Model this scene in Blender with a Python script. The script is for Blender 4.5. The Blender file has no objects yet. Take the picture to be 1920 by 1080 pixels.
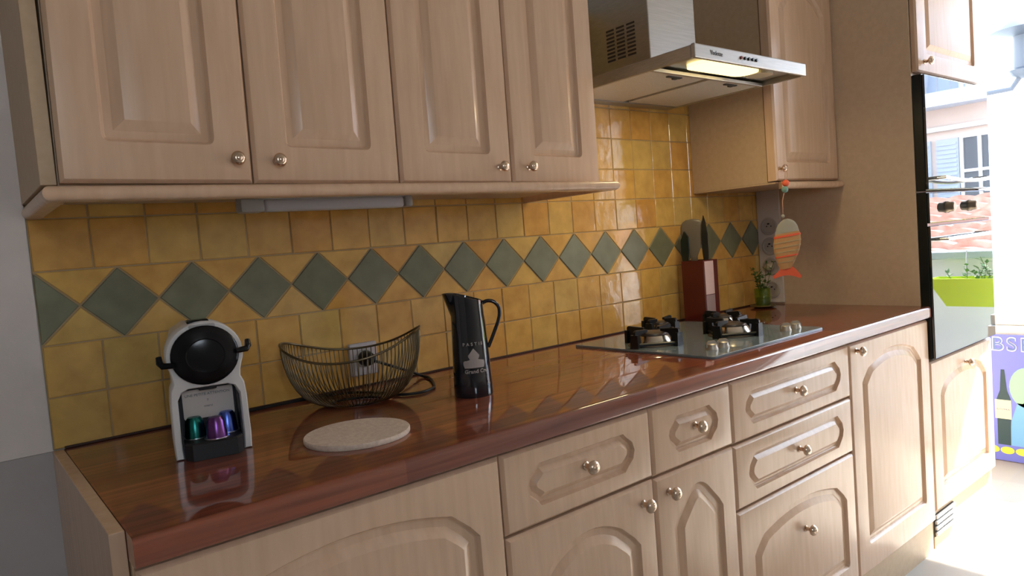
import bpy, bmesh, math, random
from mathutils import Vector, Matrix
random.seed(7)
C = bpy.context.scene.collection
sc = bpy.context.scene
H = 0.88            # height of the worktop above the floor; positions below are given from the worktop

# ------------------------------------------------------------------ camera, light, exposure
cd = bpy.data.cameras.new('camera'); cam = bpy.data.objects.new('camera', cd); C.objects.link(cam)
cd.sensor_width = 36.0; cd.lens = 1318.04 / 1920 * 36.0; cd.clip_start = 0.02; cd.clip_end = 200
_r = ((0.77398, -0.628218, -0.079353), (0.101141, -0.001059, 0.994872), (-0.625081, -0.778036, 0.062719))
cam.matrix_world = Matrix(((_r[0][0], _r[1][0], _r[2][0], -0.133537), (_r[0][1], _r[1][1], _r[2][1], -1.627597),
                           (_r[0][2], _r[1][2], _r[2][2], 0.330562 + H), (0, 0, 0, 1)))
sc.camera = cam
sc.view_settings.view_transform = 'Standard'; sc.view_settings.look = 'None'
sc.view_settings.gamma = 1.0; sc.view_settings.use_curve_mapping = False
sc.view_settings.exposure = 0.52

w = bpy.data.worlds.new('sky'); sc.world = w; w.use_nodes = True
nt = w.node_tree; nt.nodes.clear()
wo = nt.nodes.new('ShaderNodeOutputWorld'); bg = nt.nodes.new('ShaderNodeBackground')
tc = nt.nodes.new('ShaderNodeTexCoord'); sx = nt.nodes.new('ShaderNodeSeparateXYZ'); rp = nt.nodes.new('ShaderNodeValToRGB')
rp.color_ramp.elements[0].position = 0.0; rp.color_ramp.elements[0].color = (0.86, 0.93, 1.0, 1)
rp.color_ramp.elements[1].position = 0.8; rp.color_ramp.elements[1].color = (0.55, 0.74, 1.0, 1)
nt.links.new(tc.outputs['Generated'], sx.inputs[0]); nt.links.new(sx.outputs['Z'], rp.inputs[0])
nt.links.new(rp.outputs[0], bg.inputs[0]); bg.inputs[1].default_value = 9.5
nt.links.new(bg.outputs[0], wo.inputs[0])

def sun(name, direction, power, angle, col):
    l = bpy.data.lights.new(name, 'SUN'); l.energy = power; l.angle = math.radians(angle); l.color = col
    o = bpy.data.objects.new(name, l); C.objects.link(o)
    o.rotation_euler = Vector(direction).to_track_quat('-Z', 'Y').to_euler(); o.location = (6, -2, 5)
sun('sun', (-1.0, 0.30, -1.14), 18.0, 0.6, (1.0, 0.95, 0.86))

def area(name, loc, target, sx_, sy_, power, col, portal=False):
    l = bpy.data.lights.new(name, 'AREA'); l.shape = 'RECTANGLE'; l.size = sx_; l.size_y = sy_; l.energy = power; l.color = col
    l.cycles.is_portal = portal
    o = bpy.data.objects.new(name, l); C.objects.link(o); o.location = (loc[0], loc[1], loc[2] + H)
    o.rotation_euler = (Vector(target) - Vector(loc)).to_track_quat('-Z', 'Y').to_euler()
# end window and added fill window guide daylight in (portals: they emit nothing themselves)
area('end_window_portal', (3.72, -1.06, 0.285), (0.0, -1.06, 0.285), 1.92, 2.33, 1.0, (1, 1, 1), True)
area('rear_fill_portal', (-0.425, -3.21, 0.875), (-0.425, 0.0, 0.875), 0.55, 0.75, 1.0, (1, 1, 1), True)

# ------------------------------------------------------------------ materials
def mat(name, col, rough=0.5, metal=0.0, spec=0.5, coat=0.0, coat_r=0.05, trans=0.0, emit=None, es=0.0, ior=1.45, sheen=0):
    m = bpy.data.materials.new(name); m.use_nodes = True
    b = m.node_tree.nodes['Principled BSDF']
    b.inputs['Base Color'].default_value = (*col, 1); b.inputs['Roughness'].default_value = rough
    b.inputs['Metallic'].default_value = metal; b.inputs['Specular IOR Level'].default_value = spec
    b.inputs['Coat Weight'].default_value = coat; b.inputs['Coat Roughness'].default_value = coat_r
    b.inputs['Transmission Weight'].default_value = trans; b.inputs['IOR'].default_value = ior
    if emit: b.inputs['Emission Color'].default_value = (*emit, 1); b.inputs['Emission Strength'].default_value = es
    return m
def N(m, t, **k):
    n = m.node_tree.nodes.new(t)
    for a, v in k.items(): setattr(n, a, v)
    return n
def L(m, a, b): m.node_tree.links.new(a, b)
def noise_color(m, scale, c1, c2, stretch=(1, 1, 1), detail=4, lo=0.35, hi=0.65, bump=0.0, bscale=None, coord='Object', bdist=0.01):
    b = m.node_tree.nodes['Principled BSDF']
    t = N(m, 'ShaderNodeTexCoord'); mp = N(m, 'ShaderNodeMapping'); mp.inputs['Scale'].default_value = stretch
    L(m, t.outputs[coord], mp.inputs[0])
    n = N(m, 'ShaderNodeTexNoise'); n.inputs['Scale'].default_value = scale; n.inputs['Detail'].default_value = detail
    L(m, mp.outputs[0], n.inputs['Vector'])
    r = N(m, 'ShaderNodeValToRGB'); r.color_ramp.elements[0].position = lo; r.color_ramp.elements[1].position = hi
    r.color_ramp.elements[0].color = (*c1, 1); r.color_ramp.elements[1].color = (*c2, 1)
    L(m, n.outputs[0], r.inputs[0]); L(m, r.outputs[0], b.inputs['Base Color'])
    if bump:
        n2 = N(m, 'ShaderNodeTexNoise'); n2.inputs['Scale'].default_value = bscale or scale; n2.inputs['Detail'].default_value = 3
        L(m, t.outputs[coord], n2.inputs['Vector'])
        bp = N(m, 'ShaderNodeBump'); bp.inputs['Strength'].default_value = bump; bp.inputs['Distance'].default_value = bdist
        L(m, n2.outputs[0], bp.inputs['Height']); L(m, bp.outputs[0], b.inputs['Normal'])
    return m

def wood_mat(name, c1, c2, rough=0.38):
    m = mat(name, c1, rough, spec=0.4)
    return noise_color(m, 9, c1, c2, (7, 7, 0.7), 6, 0.3, 0.7)
M_wood = wood_mat('pale_beech', (0.63, 0.420, 0.280), (0.71, 0.49, 0.340), 0.24)
M_side = noise_color(mat('beech_board', (0.5, 0.34, 0.2), 0.45, spec=0.35), 60, (0.52, 0.375, 0.24), (0.56, 0.41, 0.27), (1, 1, 1), 3)
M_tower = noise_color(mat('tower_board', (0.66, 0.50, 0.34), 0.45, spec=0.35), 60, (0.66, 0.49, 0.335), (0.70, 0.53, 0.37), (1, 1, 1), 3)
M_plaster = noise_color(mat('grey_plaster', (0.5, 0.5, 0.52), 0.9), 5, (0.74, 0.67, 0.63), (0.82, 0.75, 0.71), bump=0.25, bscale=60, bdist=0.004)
M_lower_wall = noise_color(mat('darker_lower_wall', (0.3, 0.28, 0.27), 0.8), 5, (0.46, 0.43, 0.42), (0.51, 0.48, 0.47), bump=0.2, bscale=60, bdist=0.004)
M_white = noise_color(mat('white_wall_paint', (0.8, 0.78, 0.74), 0.8), 4, (0.78, 0.76, 0.72), (0.83, 0.81, 0.78))
M_room = noise_color(mat('warm_wall_paint', (0.45, 0.42, 0.39), 0.85), 4, (0.50, 0.45, 0.39), (0.56, 0.51, 0.45))
M_grout = mat('grey_grout', (0.46, 0.34, 0.19), 0.9)
M_steel = noise_color(mat('brushed_steel', (0.6, 0.58, 0.55), 0.45, metal=1.0), 40, (0.44, 0.43, 0.40), (0.50, 0.49, 0.46), (0.3, 1, 9), 3)
M_knob = mat('satin_nickel', (0.66, 0.50, 0.38), 0.24, metal=1.0)
M_black = mat('black_plastic', (0.008, 0.008, 0.009), 0.16, spec=0.3)
M_matblack = mat('matt_black_plastic', (0.01, 0.01, 0.011), 0.5)
M_iron = mat('black_enamel', (0.010, 0.010, 0.011), 0.35)
M_whiteplastic = mat('white_plastic', (0.74, 0.72, 0.70), 0.25)
M_greyplastic = mat('grey_plastic', (0.42, 0.41, 0.40), 0.35)
M_dark = mat('dark_gap', (0.02, 0.017, 0.014), 0.8)

def tile_mat(name, ramp, rough, bump):
    m = mat(name, ramp[0], rough, spec=0.55)
    b = m.node_tree.nodes['Principled BSDF']
    g = N(m, 'ShaderNodeNewGeometry'); r = N(m, 'ShaderNodeValToRGB'); r.color_ramp.elements[0].color = (*ramp[0], 1)
    r.color_ramp.elements[1].color = (*ramp[-1], 1)
    for i, c in enumerate(ramp[1:-1]):
        e = r.color_ramp.elements.new((i + 1) / (len(ramp) - 1)); e.color = (*c, 1)
    L(m, g.outputs['Random Per Island'], r.inputs[0])
    t = N(m, 'ShaderNodeTexCoord'); n = N(m, 'ShaderNodeTexNoise'); n.inputs['Scale'].default_value = 22; n.inputs['Detail'].default_value = 6
    L(m, t.outputs['Object'], n.inputs['Vector'])
    r2 = N(m, 'ShaderNodeValToRGB'); r2.color_ramp.elements[0].position = 0.3; r2.color_ramp.elements[1].position = 0.7
    r2.color_ramp.elements[0].color = (0.92, 0.86, 0.70, 1); r2.color_ramp.elements[1].color = (1.25, 1.25, 1.08, 1)
    L(m, n.outputs[0], r2.inputs[0])
    mx = N(m, 'ShaderNodeMix', data_type='RGBA', blend_type='MULTIPLY'); mx.inputs[0].default_value = 0.8
    L(m, r.outputs[0], mx.inputs[6]); L(m, r2.outputs[0], mx.inputs[7]); L(m, mx.outputs[2], b.inputs['Base Color'])
    n2 = N(m, 'ShaderNodeTexNoise'); n2.inputs['Scale'].default_value = 30; n2.inputs['Detail'].default_value = 2
    L(m, t.outputs['Object'], n2.inputs['Vector'])
    bp = N(m, 'ShaderNodeBump'); bp.inputs['Strength'].default_value = bump; bp.inputs['Distance'].default_value = 0.0018
    L(m, n2.outputs[0], bp.inputs['Height']); L(m, bp.outputs[0], b.inputs['Normal'])
    return m
M_ytile = tile_mat('glazed_yellow_tile', [(0.64, 0.36, 0.10), (0.68, 0.40, 0.12), (0.62, 0.42, 0.15), (0.69, 0.43, 0.13), (0.63, 0.33, 0.09), (0.66, 0.42, 0.15)], 0.10, 0.5)
M_gtile = tile_mat('grey_green_tile', [(0.165, 0.175, 0.115), (0.20, 0.21, 0.145), (0.18, 0.185, 0.13)], 0.30, 0.2)

# red-brown plank-patterned laminate with a clear gloss
M_top = mat('red_brown_laminate', (0.25, 0.07, 0.03), 0.40, spec=0.15, coat=1.0, coat_r=0.025)
M_top.node_tree.nodes['Principled BSDF'].inputs['Coat IOR'].default_value = 1.75
def plank():
    m = M_top; b = m.node_tree.nodes['Principled BSDF']
    t = N(m, 'ShaderNodeTexCoord')
    br = N(m, 'ShaderNodeTexBrick'); br.inputs['Scale'].default_value = 1.0
    br.inputs['Brick Width'].default_value = 0.62; br.inputs['Row Height'].default_value = 0.062
    br.inputs['Mortar Size'].default_value = 0.0; br.offset = 0.37; br.inputs['Bias'].default_value = 0.0
    br.inputs['Color1'].default_value = (0.18, 0.042, 0.023, 1); br.inputs['Color2'].default_value = (0.30, 0.083, 0.038, 1)
    L(m, t.outputs['Object'], br.inputs['Vector'])
    mp = N(m, 'ShaderNodeMapping'); mp.inputs['Scale'].default_value = (1.2, 34, 34)
    n = N(m, 'ShaderNodeTexNoise'); n.inputs['Scale'].default_value = 2.2; n.inputs['Detail'].default_value = 6; n.inputs['Distortion'].default_value = 0.6
    L(m, t.outputs['Object'], mp.inputs[0]); L(m, mp.outputs[0], n.inputs['Vector'])
    r = N(m, 'ShaderNodeValToRGB'); r.color_ramp.elements[0].position = 0.3; r.color_ramp.elements[1].position = 0.7
    r.color_ramp.elements[0].color = (0.62, 0.52, 0.50, 1); r.color_ramp.elements[1].color = (1.25, 1.2, 1.15, 1)
    L(m, n.outputs[0], r.inputs[0])
    mx = N(m, 'ShaderNodeMix', data_type='RGBA', blend_type='MULTIPLY'); mx.inputs[0].default_value = 0.85
    L(m, br.outputs[0], mx.inputs[6]); L(m, r.outputs[0], mx.inputs[7]); L(m, mx.outputs[2], b.inputs['Base Color'])
plank()

# ------------------------------------------------------------------ mesh helpers
OFF = {}
def _mesh(name, bm, m, off, smooth):
    me = bpy.data.meshes.new(name)
    bmesh.ops.recalc_face_normals(bm, faces=bm.faces)
    if off != (0, 0, 0): bmesh.ops.translate(bm, verts=bm.verts, vec=(-off[0], -off[1], -off[2]))
    bm.to_mesh(me); bm.free()
    for x in (m if isinstance(m, (list, tuple)) else [m]): me.materials.append(x)
    if smooth:
        for p in me.polygons: p.use_smooth = True
        if smooth is not True: me.set_sharp_from_angle(angle=math.radians(smooth))
    return me
def tag(o, label=None, cat=None, group=None, kind=None):
    if label: o['label'] = label
    if cat: o['category'] = cat
    if group: o['group'] = group
    if kind: o['kind'] = kind
    return o
def thing(name, label, cat, loc, rotz=0.0, group=None, kind=None, roty=0.0):
    """Empty at the thing's base. Its parts are given in its own frame (see part)."""
    o = bpy.data.objects.new(name, None); C.objects.link(o); o.empty_display_size = 0.05
    o.location = (loc[0], loc[1], loc[2] + H); o.rotation_euler = (0, roty, rotz); OFF[o.name] = tuple(loc)
    return tag(o, label, cat, group, kind)
def part(name, bm, m, parent, smooth=False, label=None, local=False, kind=None, at=None):
    """A part. Unless local, its shape is given in worktop coordinates and is moved into the thing's frame."""
    off = (0, 0, 0) if local else OFF.get(parent.name, (0, 0, 0))
    if at is not None:                    # own origin inside the parent's frame
        o = bpy.data.objects.new(name, _mesh(name, bm, m, (0, 0, 0), smooth)); C.objects.link(o); o.parent = parent; o.location = at
    else:
        o = bpy.data.objects.new(name, _mesh(name, bm, m, off, smooth)); C.objects.link(o); o.parent = parent
    OFF[o.name] = off
    if label: o['label'] = label
    if kind: o['kind'] = kind
    return o
def single(name, bm, m, label=None, cat=None, group=None, kind=None, smooth=False, loc=None, rotz=0.0):
    if loc is None:
        xs = [v.co.x for v in bm.verts]; ys = [v.co.y for v in bm.verts]; zs = [v.co.z for v in bm.verts]
        off = ((min(xs) + max(xs)) / 2, (min(ys) + max(ys)) / 2, min(zs))
        me = _mesh(name, bm, m, off, smooth)
    else:
        off = tuple(loc); me = _mesh(name, bm, m, (0, 0, 0), smooth)
    o = bpy.data.objects.new(name, me); C.objects.link(o); o.location = (off[0], off[1], off[2] + H); o.rotation_euler.z = rotz
    OFF[o.name] = off
    return tag(o, label, cat, group, kind)

def box(bm, x0, x1, y0, y1, z0, z1, bev=0.0, mi=0, seg=2):
    vs = [bm.verts.new((x, y, z)) for x in (x0, x1) for y in (y0, y1) for z in (z0, z1)]
    q = [(0, 1, 3, 2), (4, 6, 7, 5), (0, 4, 5, 1), (2, 3, 7, 6), (0, 2, 6, 4), (1, 5, 7, 3)]
    fs = [bm.faces.new([vs[i] for i in f]) for f in q]
    for f in fs: f.material_index = mi
    if bev > 0:
        es = list({e for f in fs for e in f.edges})
        bmesh.ops.bevel(bm, geom=es, offset=bev, segments=seg, profile=0.5, affect='EDGES')
    return bm
def BX(*a, **k): return box(bmesh.new(), *a, **k)
def loft(bm, rings, cap0=True, cap1=True, closed=True, mi=0):
    R = [[bm.verts.new(p) for p in r] for r in rings]; n = len(R[0])
    for a, b in zip(R, R[1:]):
        for i in range(n if closed else n - 1):
            j = (i + 1) % n
            f = bm.faces.new((a[i], a[j], b[j], b[i])); f.material_index = mi
    if cap0: bm.faces.new(list(reversed(R[0]))).material_index = mi
    if cap1: bm.faces.new(R[-1]).material_index = mi
    return R
def lathe(bm, prof, c=(0, 0, 0), n=24, axis='z', cap0=True, cap1=True, mi=0):
    """prof: (radius, position along the axis)."""
    rings = []
    for r, h in prof:
        ring = []
        for i in range(n):
            a = 2 * math.pi * i / n; u, v = r * math.cos(a), r * math.sin(a)
            ring.append({'z': (c[0] + u, c[1] + v, c[2] + h), 'y': (c[0] + u, c[1] + h, c[2] + v), 'x': (c[0] + h, c[1] + u, c[2] + v)}[axis])
        rings.append(ring)
    loft(bm, rings, cap0, cap1, mi=mi); return bm
def tube(bm, pts, r, n=8, caps=True, closed=False, mi=0):
    P = [Vector(p) for p in pts]; rings = []; m = len(P); up = None
    for i, p in enumerate(P):
        if closed: t = (P[(i + 1) % m] - P[(i - 1) % m]).normalized()
        else: t = (P[min(i + 1, m - 1)] - P[max(i - 1, 0)]).normalized()
        if up is None: up = t.orthogonal().normalized()
        up = (up - t * up.dot(t)).normalized(); s = t.cross(up)
        rr = r[i] if isinstance(r, (list, tuple)) else r
        rings.append([p + (up * math.cos(2 * math.pi * k / n) + s * math.sin(2 * math.pi * k / n)) * rr for k in range(n)])
    if closed: rings.append(rings[0]); caps = False
    loft(bm, rings, caps, caps, mi=mi); return bm
def offset_poly(P, d):
    """Mitred inward offset of a counter-clockwise outline."""
    out = []; n = len(P)
    for i in range(n):
        a, b, c = Vector(P[i - 1]), Vector(P[i]), Vector(P[(i + 1) % n])
        e1 = (b - a).normalized(); e2 = (c - b).normalized()
        n1 = Vector((-e1.y, e1.x)); n2 = Vector((-e2.y, e2.x)); k = 1 + n1.dot(n2)
        out.append(tuple(b + (n1 + n2) * (d / max(k, 0.3))))
    return out
def prism_xz(bm, P, y0, y1, bev=0.0, mi=0):
    """Outline P in (x, z), front at y0 (towards the room), back at y1."""
    Q = offset_poly(P, bev) if bev else P
    rings = [[(x, y1, z) for x, z in P]]
    if bev: rings.append([(x, y0 + bev, z) for x, z in P])
    rings.append([(x, y0, z) for x, z in Q]); loft(bm, rings, mi=mi); return bm
def prism_xy(bm, P, z0, z1, bev=0.0, mi=0):
    Q = offset_poly(P, bev) if bev else P
    rings = [[(x, y, z0) for x, y in P]]
    if bev: rings.append([(x, y, z1 - bev) for x, y in P])
    rings.append([(x, y, z1) for x, y in Q]); loft(bm, rings, mi=mi); return bm
def text_mesh(name, s, size, m, parent, M, bold=False, ext=0.0004, local=True, spacing=1.0, label=None):
    cu = bpy.data.curves.new(name, 'FONT'); cu.body = s; cu.size = size; cu.extrude = ext; cu.align_x = 'CENTER'; cu.align_y = 'CENTER'
    cu.space_character = spacing
    if bold: cu.offset = size * 0.02
    t = bpy.data.objects.new(name, cu); C.objects.link(t)
    bpy.context.view_layer.update(); dg = bpy.context.evaluated_depsgraph_get()
    me = bpy.data.meshes.new_from_object(t.evaluated_get(dg)); bpy.data.objects.remove(t)
    me.name = name; me.transform(M); me.materials.clear(); me.materials.append(m)
    o = bpy.data.objects.new(name, me); C.objects.link(o); o.parent = parent
    if label: o['label'] = label
    return o
def arc(cx, cz, r, a0, a1, n): return [(cx + r * math.cos(math.radians(a0 + (a1 - a0) * i / n)), cz + r * math.sin(math.radians(a0 + (a1 - a0) * i / n))) for i in range(n + 1)]
def rrect(x0, x1, z0, z1, r, n=4):
    return arc(x1 - r, z0 + r, r, -90, 0, n) + arc(x1 - r, z1 - r, r, 0, 90, n) + arc(x0 + r, z1 - r, r, 90, 180, n) + arc(x0 + r, z0 + r, r, 180, 270, n)

# ------------------------------------------------------------------ room shell
T = 0.1031                                    # tile pitch
bm = BX(-2.4, 3.70, 0.006, 0.14, -H, 1.62)
wall = single('wall_back', bm, M_white, kind='structure')
# plaster on the left of the tiles, darker tone below worktop height
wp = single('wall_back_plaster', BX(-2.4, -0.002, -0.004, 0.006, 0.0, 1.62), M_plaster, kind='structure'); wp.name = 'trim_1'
wp = single('trim_2', BX(-2.4, -0.002, -0.002, 0.006, -H, -0.001), M_lower_wall, kind='structure')
def wobble(P): return [(x + random.uniform(-.0006, .0006), z + random.uniform(-.0006, .0006)) for x, z in P]
yt = bmesh.new(); gt = bmesh.new()
def ytile(P): prism_xz(yt, wobble(P), random.uniform(-0.0018, -0.0006), 0.0055, 0.0016)
zr = [0.0, 0.1017, 0.2037]; zb0, zb1 = 0.2037, 0.3481
g = 0.0013
xe = 2.503
def row(z0, z1, xa=0.0, xb=xe):
    k = 0
    while k * T < xb:
        a, b = max(k * T, xa), min((k + 1) * T, xb)
        if b - a > 0.012: ytile([(a + g, z0 + g), (b - g, z0 + g), (b - g, z1 - g), (a + g, z1 - g)])
        k += 1
row(0.001, zr[1]); row(zr[1], zr[2])
z = zb1
for k in range(7): row(z, z + 0.102); z += 0.102
P_ = 1.4 * T; zm = (zb0 + zb1) / 2; hh = (zb1 - zb0) / 2
def clip(P, x0, x1):
    for side, xx in ((1, x0), (-1, x1)):
        out = []
        for i in range(len(P)):
            a, b = P[i], P[(i + 1) % len(P)]
            ia, ib = side * (a[0] - xx) >= 0, side * (b[0] - xx) >= 0
            if ia: out.append(a)
            if ia != ib:
                t = (xx - a[0]) / (b[0] - a[0]); out.append((xx, a[1] + t * (b[1] - a[1])))
        P = out
        if len(P) < 3: return None
    return P
for i in range(0, 18):
    cx = i * P_; e = 0.0022
    D = clip([(cx, zb0 + e), (cx + P_ / 2 - e, zm), (cx, zb1 - e), (cx - P_ / 2 + e, zm)], 0.001, xe - 0.001)
    if D: prism_xz(gt, D, -0.0022, 0.0055, 0.0012)
    cx += P_ / 2
    for s in (1, -1):
        tri = [(cx - P_ / 2 + 0.0042, zm + s * (hh - g)), (cx, zm + s * 0.0035), (cx + P_ / 2 - 0.0042, zm + s * (hh - g))]
        if s < 0: tri = tri[::-1]
        # split the long side so the frieze keeps its outline, order counter-clockwise
        area2 = sum(tri[j][0] * tri[(j + 1) % 3][1] - tri[(j + 1) % 3][0] * tri[j][1] for j in range(3))
        if area2 < 0: tri = tri[::-1]
        D = clip(tri, 0.001, xe - 0.001)
        if D: prism_xz(yt, D, -0.0010, 0.0055, 0.0012)
part('grout', BX(0, xe, 0.0012, 0.006, 0.0, 1.06), M_grout, wall)
part('yellow_tiles', yt, M_ytile, wall)
part('green_diamond_tiles', gt, M_gtile, wall)

M_floor = mat('pale_floor_tile', (0.7, 0.66, 0.6), 0.35)
def floor_nodes():
    m = M_floor; b = m.node_tree.nodes['Principled BSDF']; t = N(m, 'ShaderNodeTexCoord'); br = N(m, 'ShaderNodeTexBrick')
    br.offset = 0; br.inputs['Brick Width'].default_value = 0.33; br.inputs['Row Height'].default_value = 0.33; br.inputs['Scale'].default_value = 1
    br.inputs['Mortar Size'].default_value = 0.004; br.inputs['Color1'].default_value = (0.44, 0.40, 0.35, 1); br.inputs['Color2'].default_value = (0.49, 0.45, 0.39, 1)
    br.inputs['Mortar'].default_value = (0.45, 0.42, 0.38, 1); L(m, t.outputs['Object'], br.inputs['Vector']); L(m, br.outputs[0], b.inputs['Base Color'])
floor_nodes()
single('floor', BX(-2.4, 3.9, -3.3, 0.14, -H - 0.1, -H), M_floor, kind='structure')
single('ceiling', BX(-2.4, 3.9, -3.3, 0.14, 1.62, 1.72), M_room, kind='structure')
single('wall_left', BX(-2.5, -2.4, -3.3, 0.14, -H, 1.62), M_room, kind='structure')
fw = bmesh.new()                                # unseen wall behind the camera, opening added to bring fill light
WX0, WX1, WZ0, WZ1 = -0.70, -0.15, 0.50, 1.25
box(fw, -2.4, WX0, -3.3, -3.2, -H, 1.62); box(fw, WX1, 3.7, -3.3, -3.2, -H, 1.62)
box(fw, WX0, WX1, -3.3, -3.2, -H, WZ0); box(fw, WX0, WX1, -3.3, -3.2, WZ1, 1.62)
single('wall_front', fw, M_room, kind='structure')
ew = bmesh.new()                                # end wall: window with a glazed door opening beside it
EY0, EY1, EZ0, EZ1 = -2.02, -0.10, -0.24, 1.45
box(ew, 3.70, 3.88, -3.3, EY0, -H, 1.62); box(ew, 3.70, 3.88, EY1, 0.14, -H, 1.62)
box(ew, 3.70, 3.88, -0.86, EY1, -H, EZ0); box(ew, 3.70, 3.88, EY0, EY1, EZ1, 1.62)
single('wall_right', ew, M_white, kind='structure')
M_frame = mat('white_frame_paint', (0.8, 0.79, 0.77), 0.4)
wf = bmesh.new()
for y0, y1 in ((EY0, EY0 + 0.05), (EY1 - 0.05, EY1)): box(wf, 3.74, 3.80, y0, y1, EZ0 if y0 > -1 else -H, EZ1, 0.004)
box(wf, 3.74, 3.80, -0.86, EY1 - 0.05, EZ0, EZ0 + 0.05, 0.004); box(wf, 3.74, 3.80, EY0 + 0.05, EY1 - 0.05, EZ1 - 0.05, EZ1, 0.004)
single('window_1', wf, M_frame, kind='structure')
wf = bmesh.new()
for x0, x1 in ((WX0, WX0 + 0.05), (WX1 - 0.05, WX1)): box(wf, x0, x1, -3.27, -3.22, WZ0, WZ1, 0.004)
for z0, z1 in ((WZ0, WZ0 + 0.05), (WZ1 - 0.05, WZ1)): box(wf, WX0, WX1, -3.265, -3.225, z0, z1, 0.004)
single('added_fill_window', wf, M_frame, kind='structure')  # unseen window, added and placed to fill the left side with light

# ------------------------------------------------------------------ cabinet doors
def panel_outline(kind, x0, x1, z0, z1, m=0.055, mb=0.06):
    """Counter-clockwise outline of the routed field in a front x0..x1, z0..z1."""
    a, b = x0 + m, x1 - m
    if kind == 'drawer':
        mh = 0.034; zc = (z0 + z1) / 2; t0, t1 = zc - (z1 - z0) / 2 + mh, zc + (z1 - z0) / 2 - mh; h = t1 - t0; s = 0.026
        R = [(b - s - 0.006, t0), (b - s + 0.004, t0 + 0.010), (b - 0.006, t0 + h * 0.28), (b, t0 + h * 0.5), (b - 0.006, t0 + h * 0.72), (b - s + 0.004, t1 - 0.010), (b - s - 0.006, t1)]
        Lf = [(a + s + 0.006, t1), (a + s - 0.004, t1 - 0.010), (a + 0.006, t0 + h * 0.72), (a, t0 + h * 0.5), (a + 0.006, t0 + h * 0.28), (a + s - 0.004, t0 + 0.010), (a + s + 0.006, t0)]
        return R + Lf
    bot = z0 + mb; pk = z1 - 0.046
    sh = min(0.055, (b - a) * 0.24)
    rise = 0.028; zs = pk - rise
    xa, xb = a + sh, b - sh; cx = (a + b) / 2; hw = (xb - xa) / 2
    P = [(a, bot), (b, bot), (b, zs - 0.052), (b - sh * 0.35, zs - 0.030), (xb, zs)]
    n = 10
    for i in range(1, n):
        x = xb - (xb - xa) * i / n; P.append((x, zs + rise * (1 - ((x - cx) / hw) ** 2)))
    P += [(xa, zs), (a + sh * 0.35, zs - 0.030), (a, zs - 0.052)]
    return P
def round_corners(P, idx, r, seg=4):
    out = []
    for i, p in enumerate(P):
        if i in idx:
            a, b, c = Vector(P[i - 1]), Vector(p), Vector(P[(i + 1) % len(P)])
            u = (a - b).normalized(); v = (c - b).normalized()
            for k in range(seg + 1):
                t = k / seg; q = b + u * r * (1 - t) ** 2 + v * r * t ** 2; out.append((q.x, q.y))
        else: out.append(p)
    return out
def front_mesh(kind, x0, x1, z0, z1, yf, th=0.020, m=0.055, mb=0.06, s=1.0, bev=0.011):
    bm = bmesh.new()
    R0 = [(x0, z0), (x1, z0), (x1, z1), (x0, z1)]
    prof = [(0.0, 0.0075), (0.003, 0.0035), (bev * 0.55, 0.0008), (bev, 0.0)]
    rings = [[(x, yf + th, z) for x, z in R0]]
    for d, h in prof: rings.append([(x, yf + h, z) for x, z in offset_poly(R0, d)])
    R = loft(bm, rings, cap1=False)
    outer = R[-1]
    base = panel_outline(kind, x0, x1, z0, z1, m, mb)
    ci = {0, 1} if kind != 'drawer' else set()
    gp = [(0.0, 0.0), (0.0015, 0.0022), (0.0048, 0.0082), (0.0070, 0.0098), (0.0190, 0.0092), (0.0215, 0.0078), (0.0350, 0.0010), (0.0362, 0.0006)]
    gr = []
    for d, h in gp:
        d *= s
        Q = offset_poly(base, d)
        r = max(0.0006, 0.014 - d) if kind != 'drawer' else 0.001
        Q = round_corners(Q, ci, r) if ci else Q
        gr.append([(x, yf + h, z) for x, z in Q])
    G = loft(bm, gr, cap0=False, cap1=True)
    inner = G[0]
    es = []
    for loop in (outer, inner):
        for i in range(len(loop)):
            a, b = loop[i], loop[(i + 1) % len(loop)]
            e = bm.edges.get((a, b)) or bm.edges.new((a, b)); es.append(e)
    bmesh.ops.triangle_fill(bm, use_beauty=True, use_dissolve=False, edges=es)
    return bm
def knob(parent, x, yf, z, s=1.0):
    bm = bmesh.new()
    prof = [(0.0085, 0.0), (0.0085, -0.002), (0.0055, -0.004), (0.005, -0.012), (0.009, -0.015), (0.0135, -0.0185), (0.0148, -0.023), (0.0125, -0.0275), (0.0075, -0.0305), (0.006, -0.0305), (0.0045, -0.0318), (0.0004, -0.0324)]
    lathe(bm, [(r * s, h * s) for r, h in prof], (x, yf, z), 24, 'y')
    return part('knob', bm, M_knob, parent, smooth=40)
def carcass(bm, x0, x1, yb, yf, z0, z1, t=0.018, mid=()):
    box(bm, x0, x0 + t, yf, yb, z0, z1); box(bm, x1 - t, x1, yf, yb, z0, z1)
    box(bm, x0 + t, x1 - t, yf, yb, z0, z0 + t); box(bm, x0 + t, x1 - t, yf, yb, z1 - t, z1)
    box(bm, x0 + t, x1 - t, yb - 0.006, yb, z0 + t, z1 - t)
    for zz in mid: box(bm, x0 + t, x1 - t, yf, yb - 0.006, zz - 0.009, zz + 0.009)
    return bm

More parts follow.
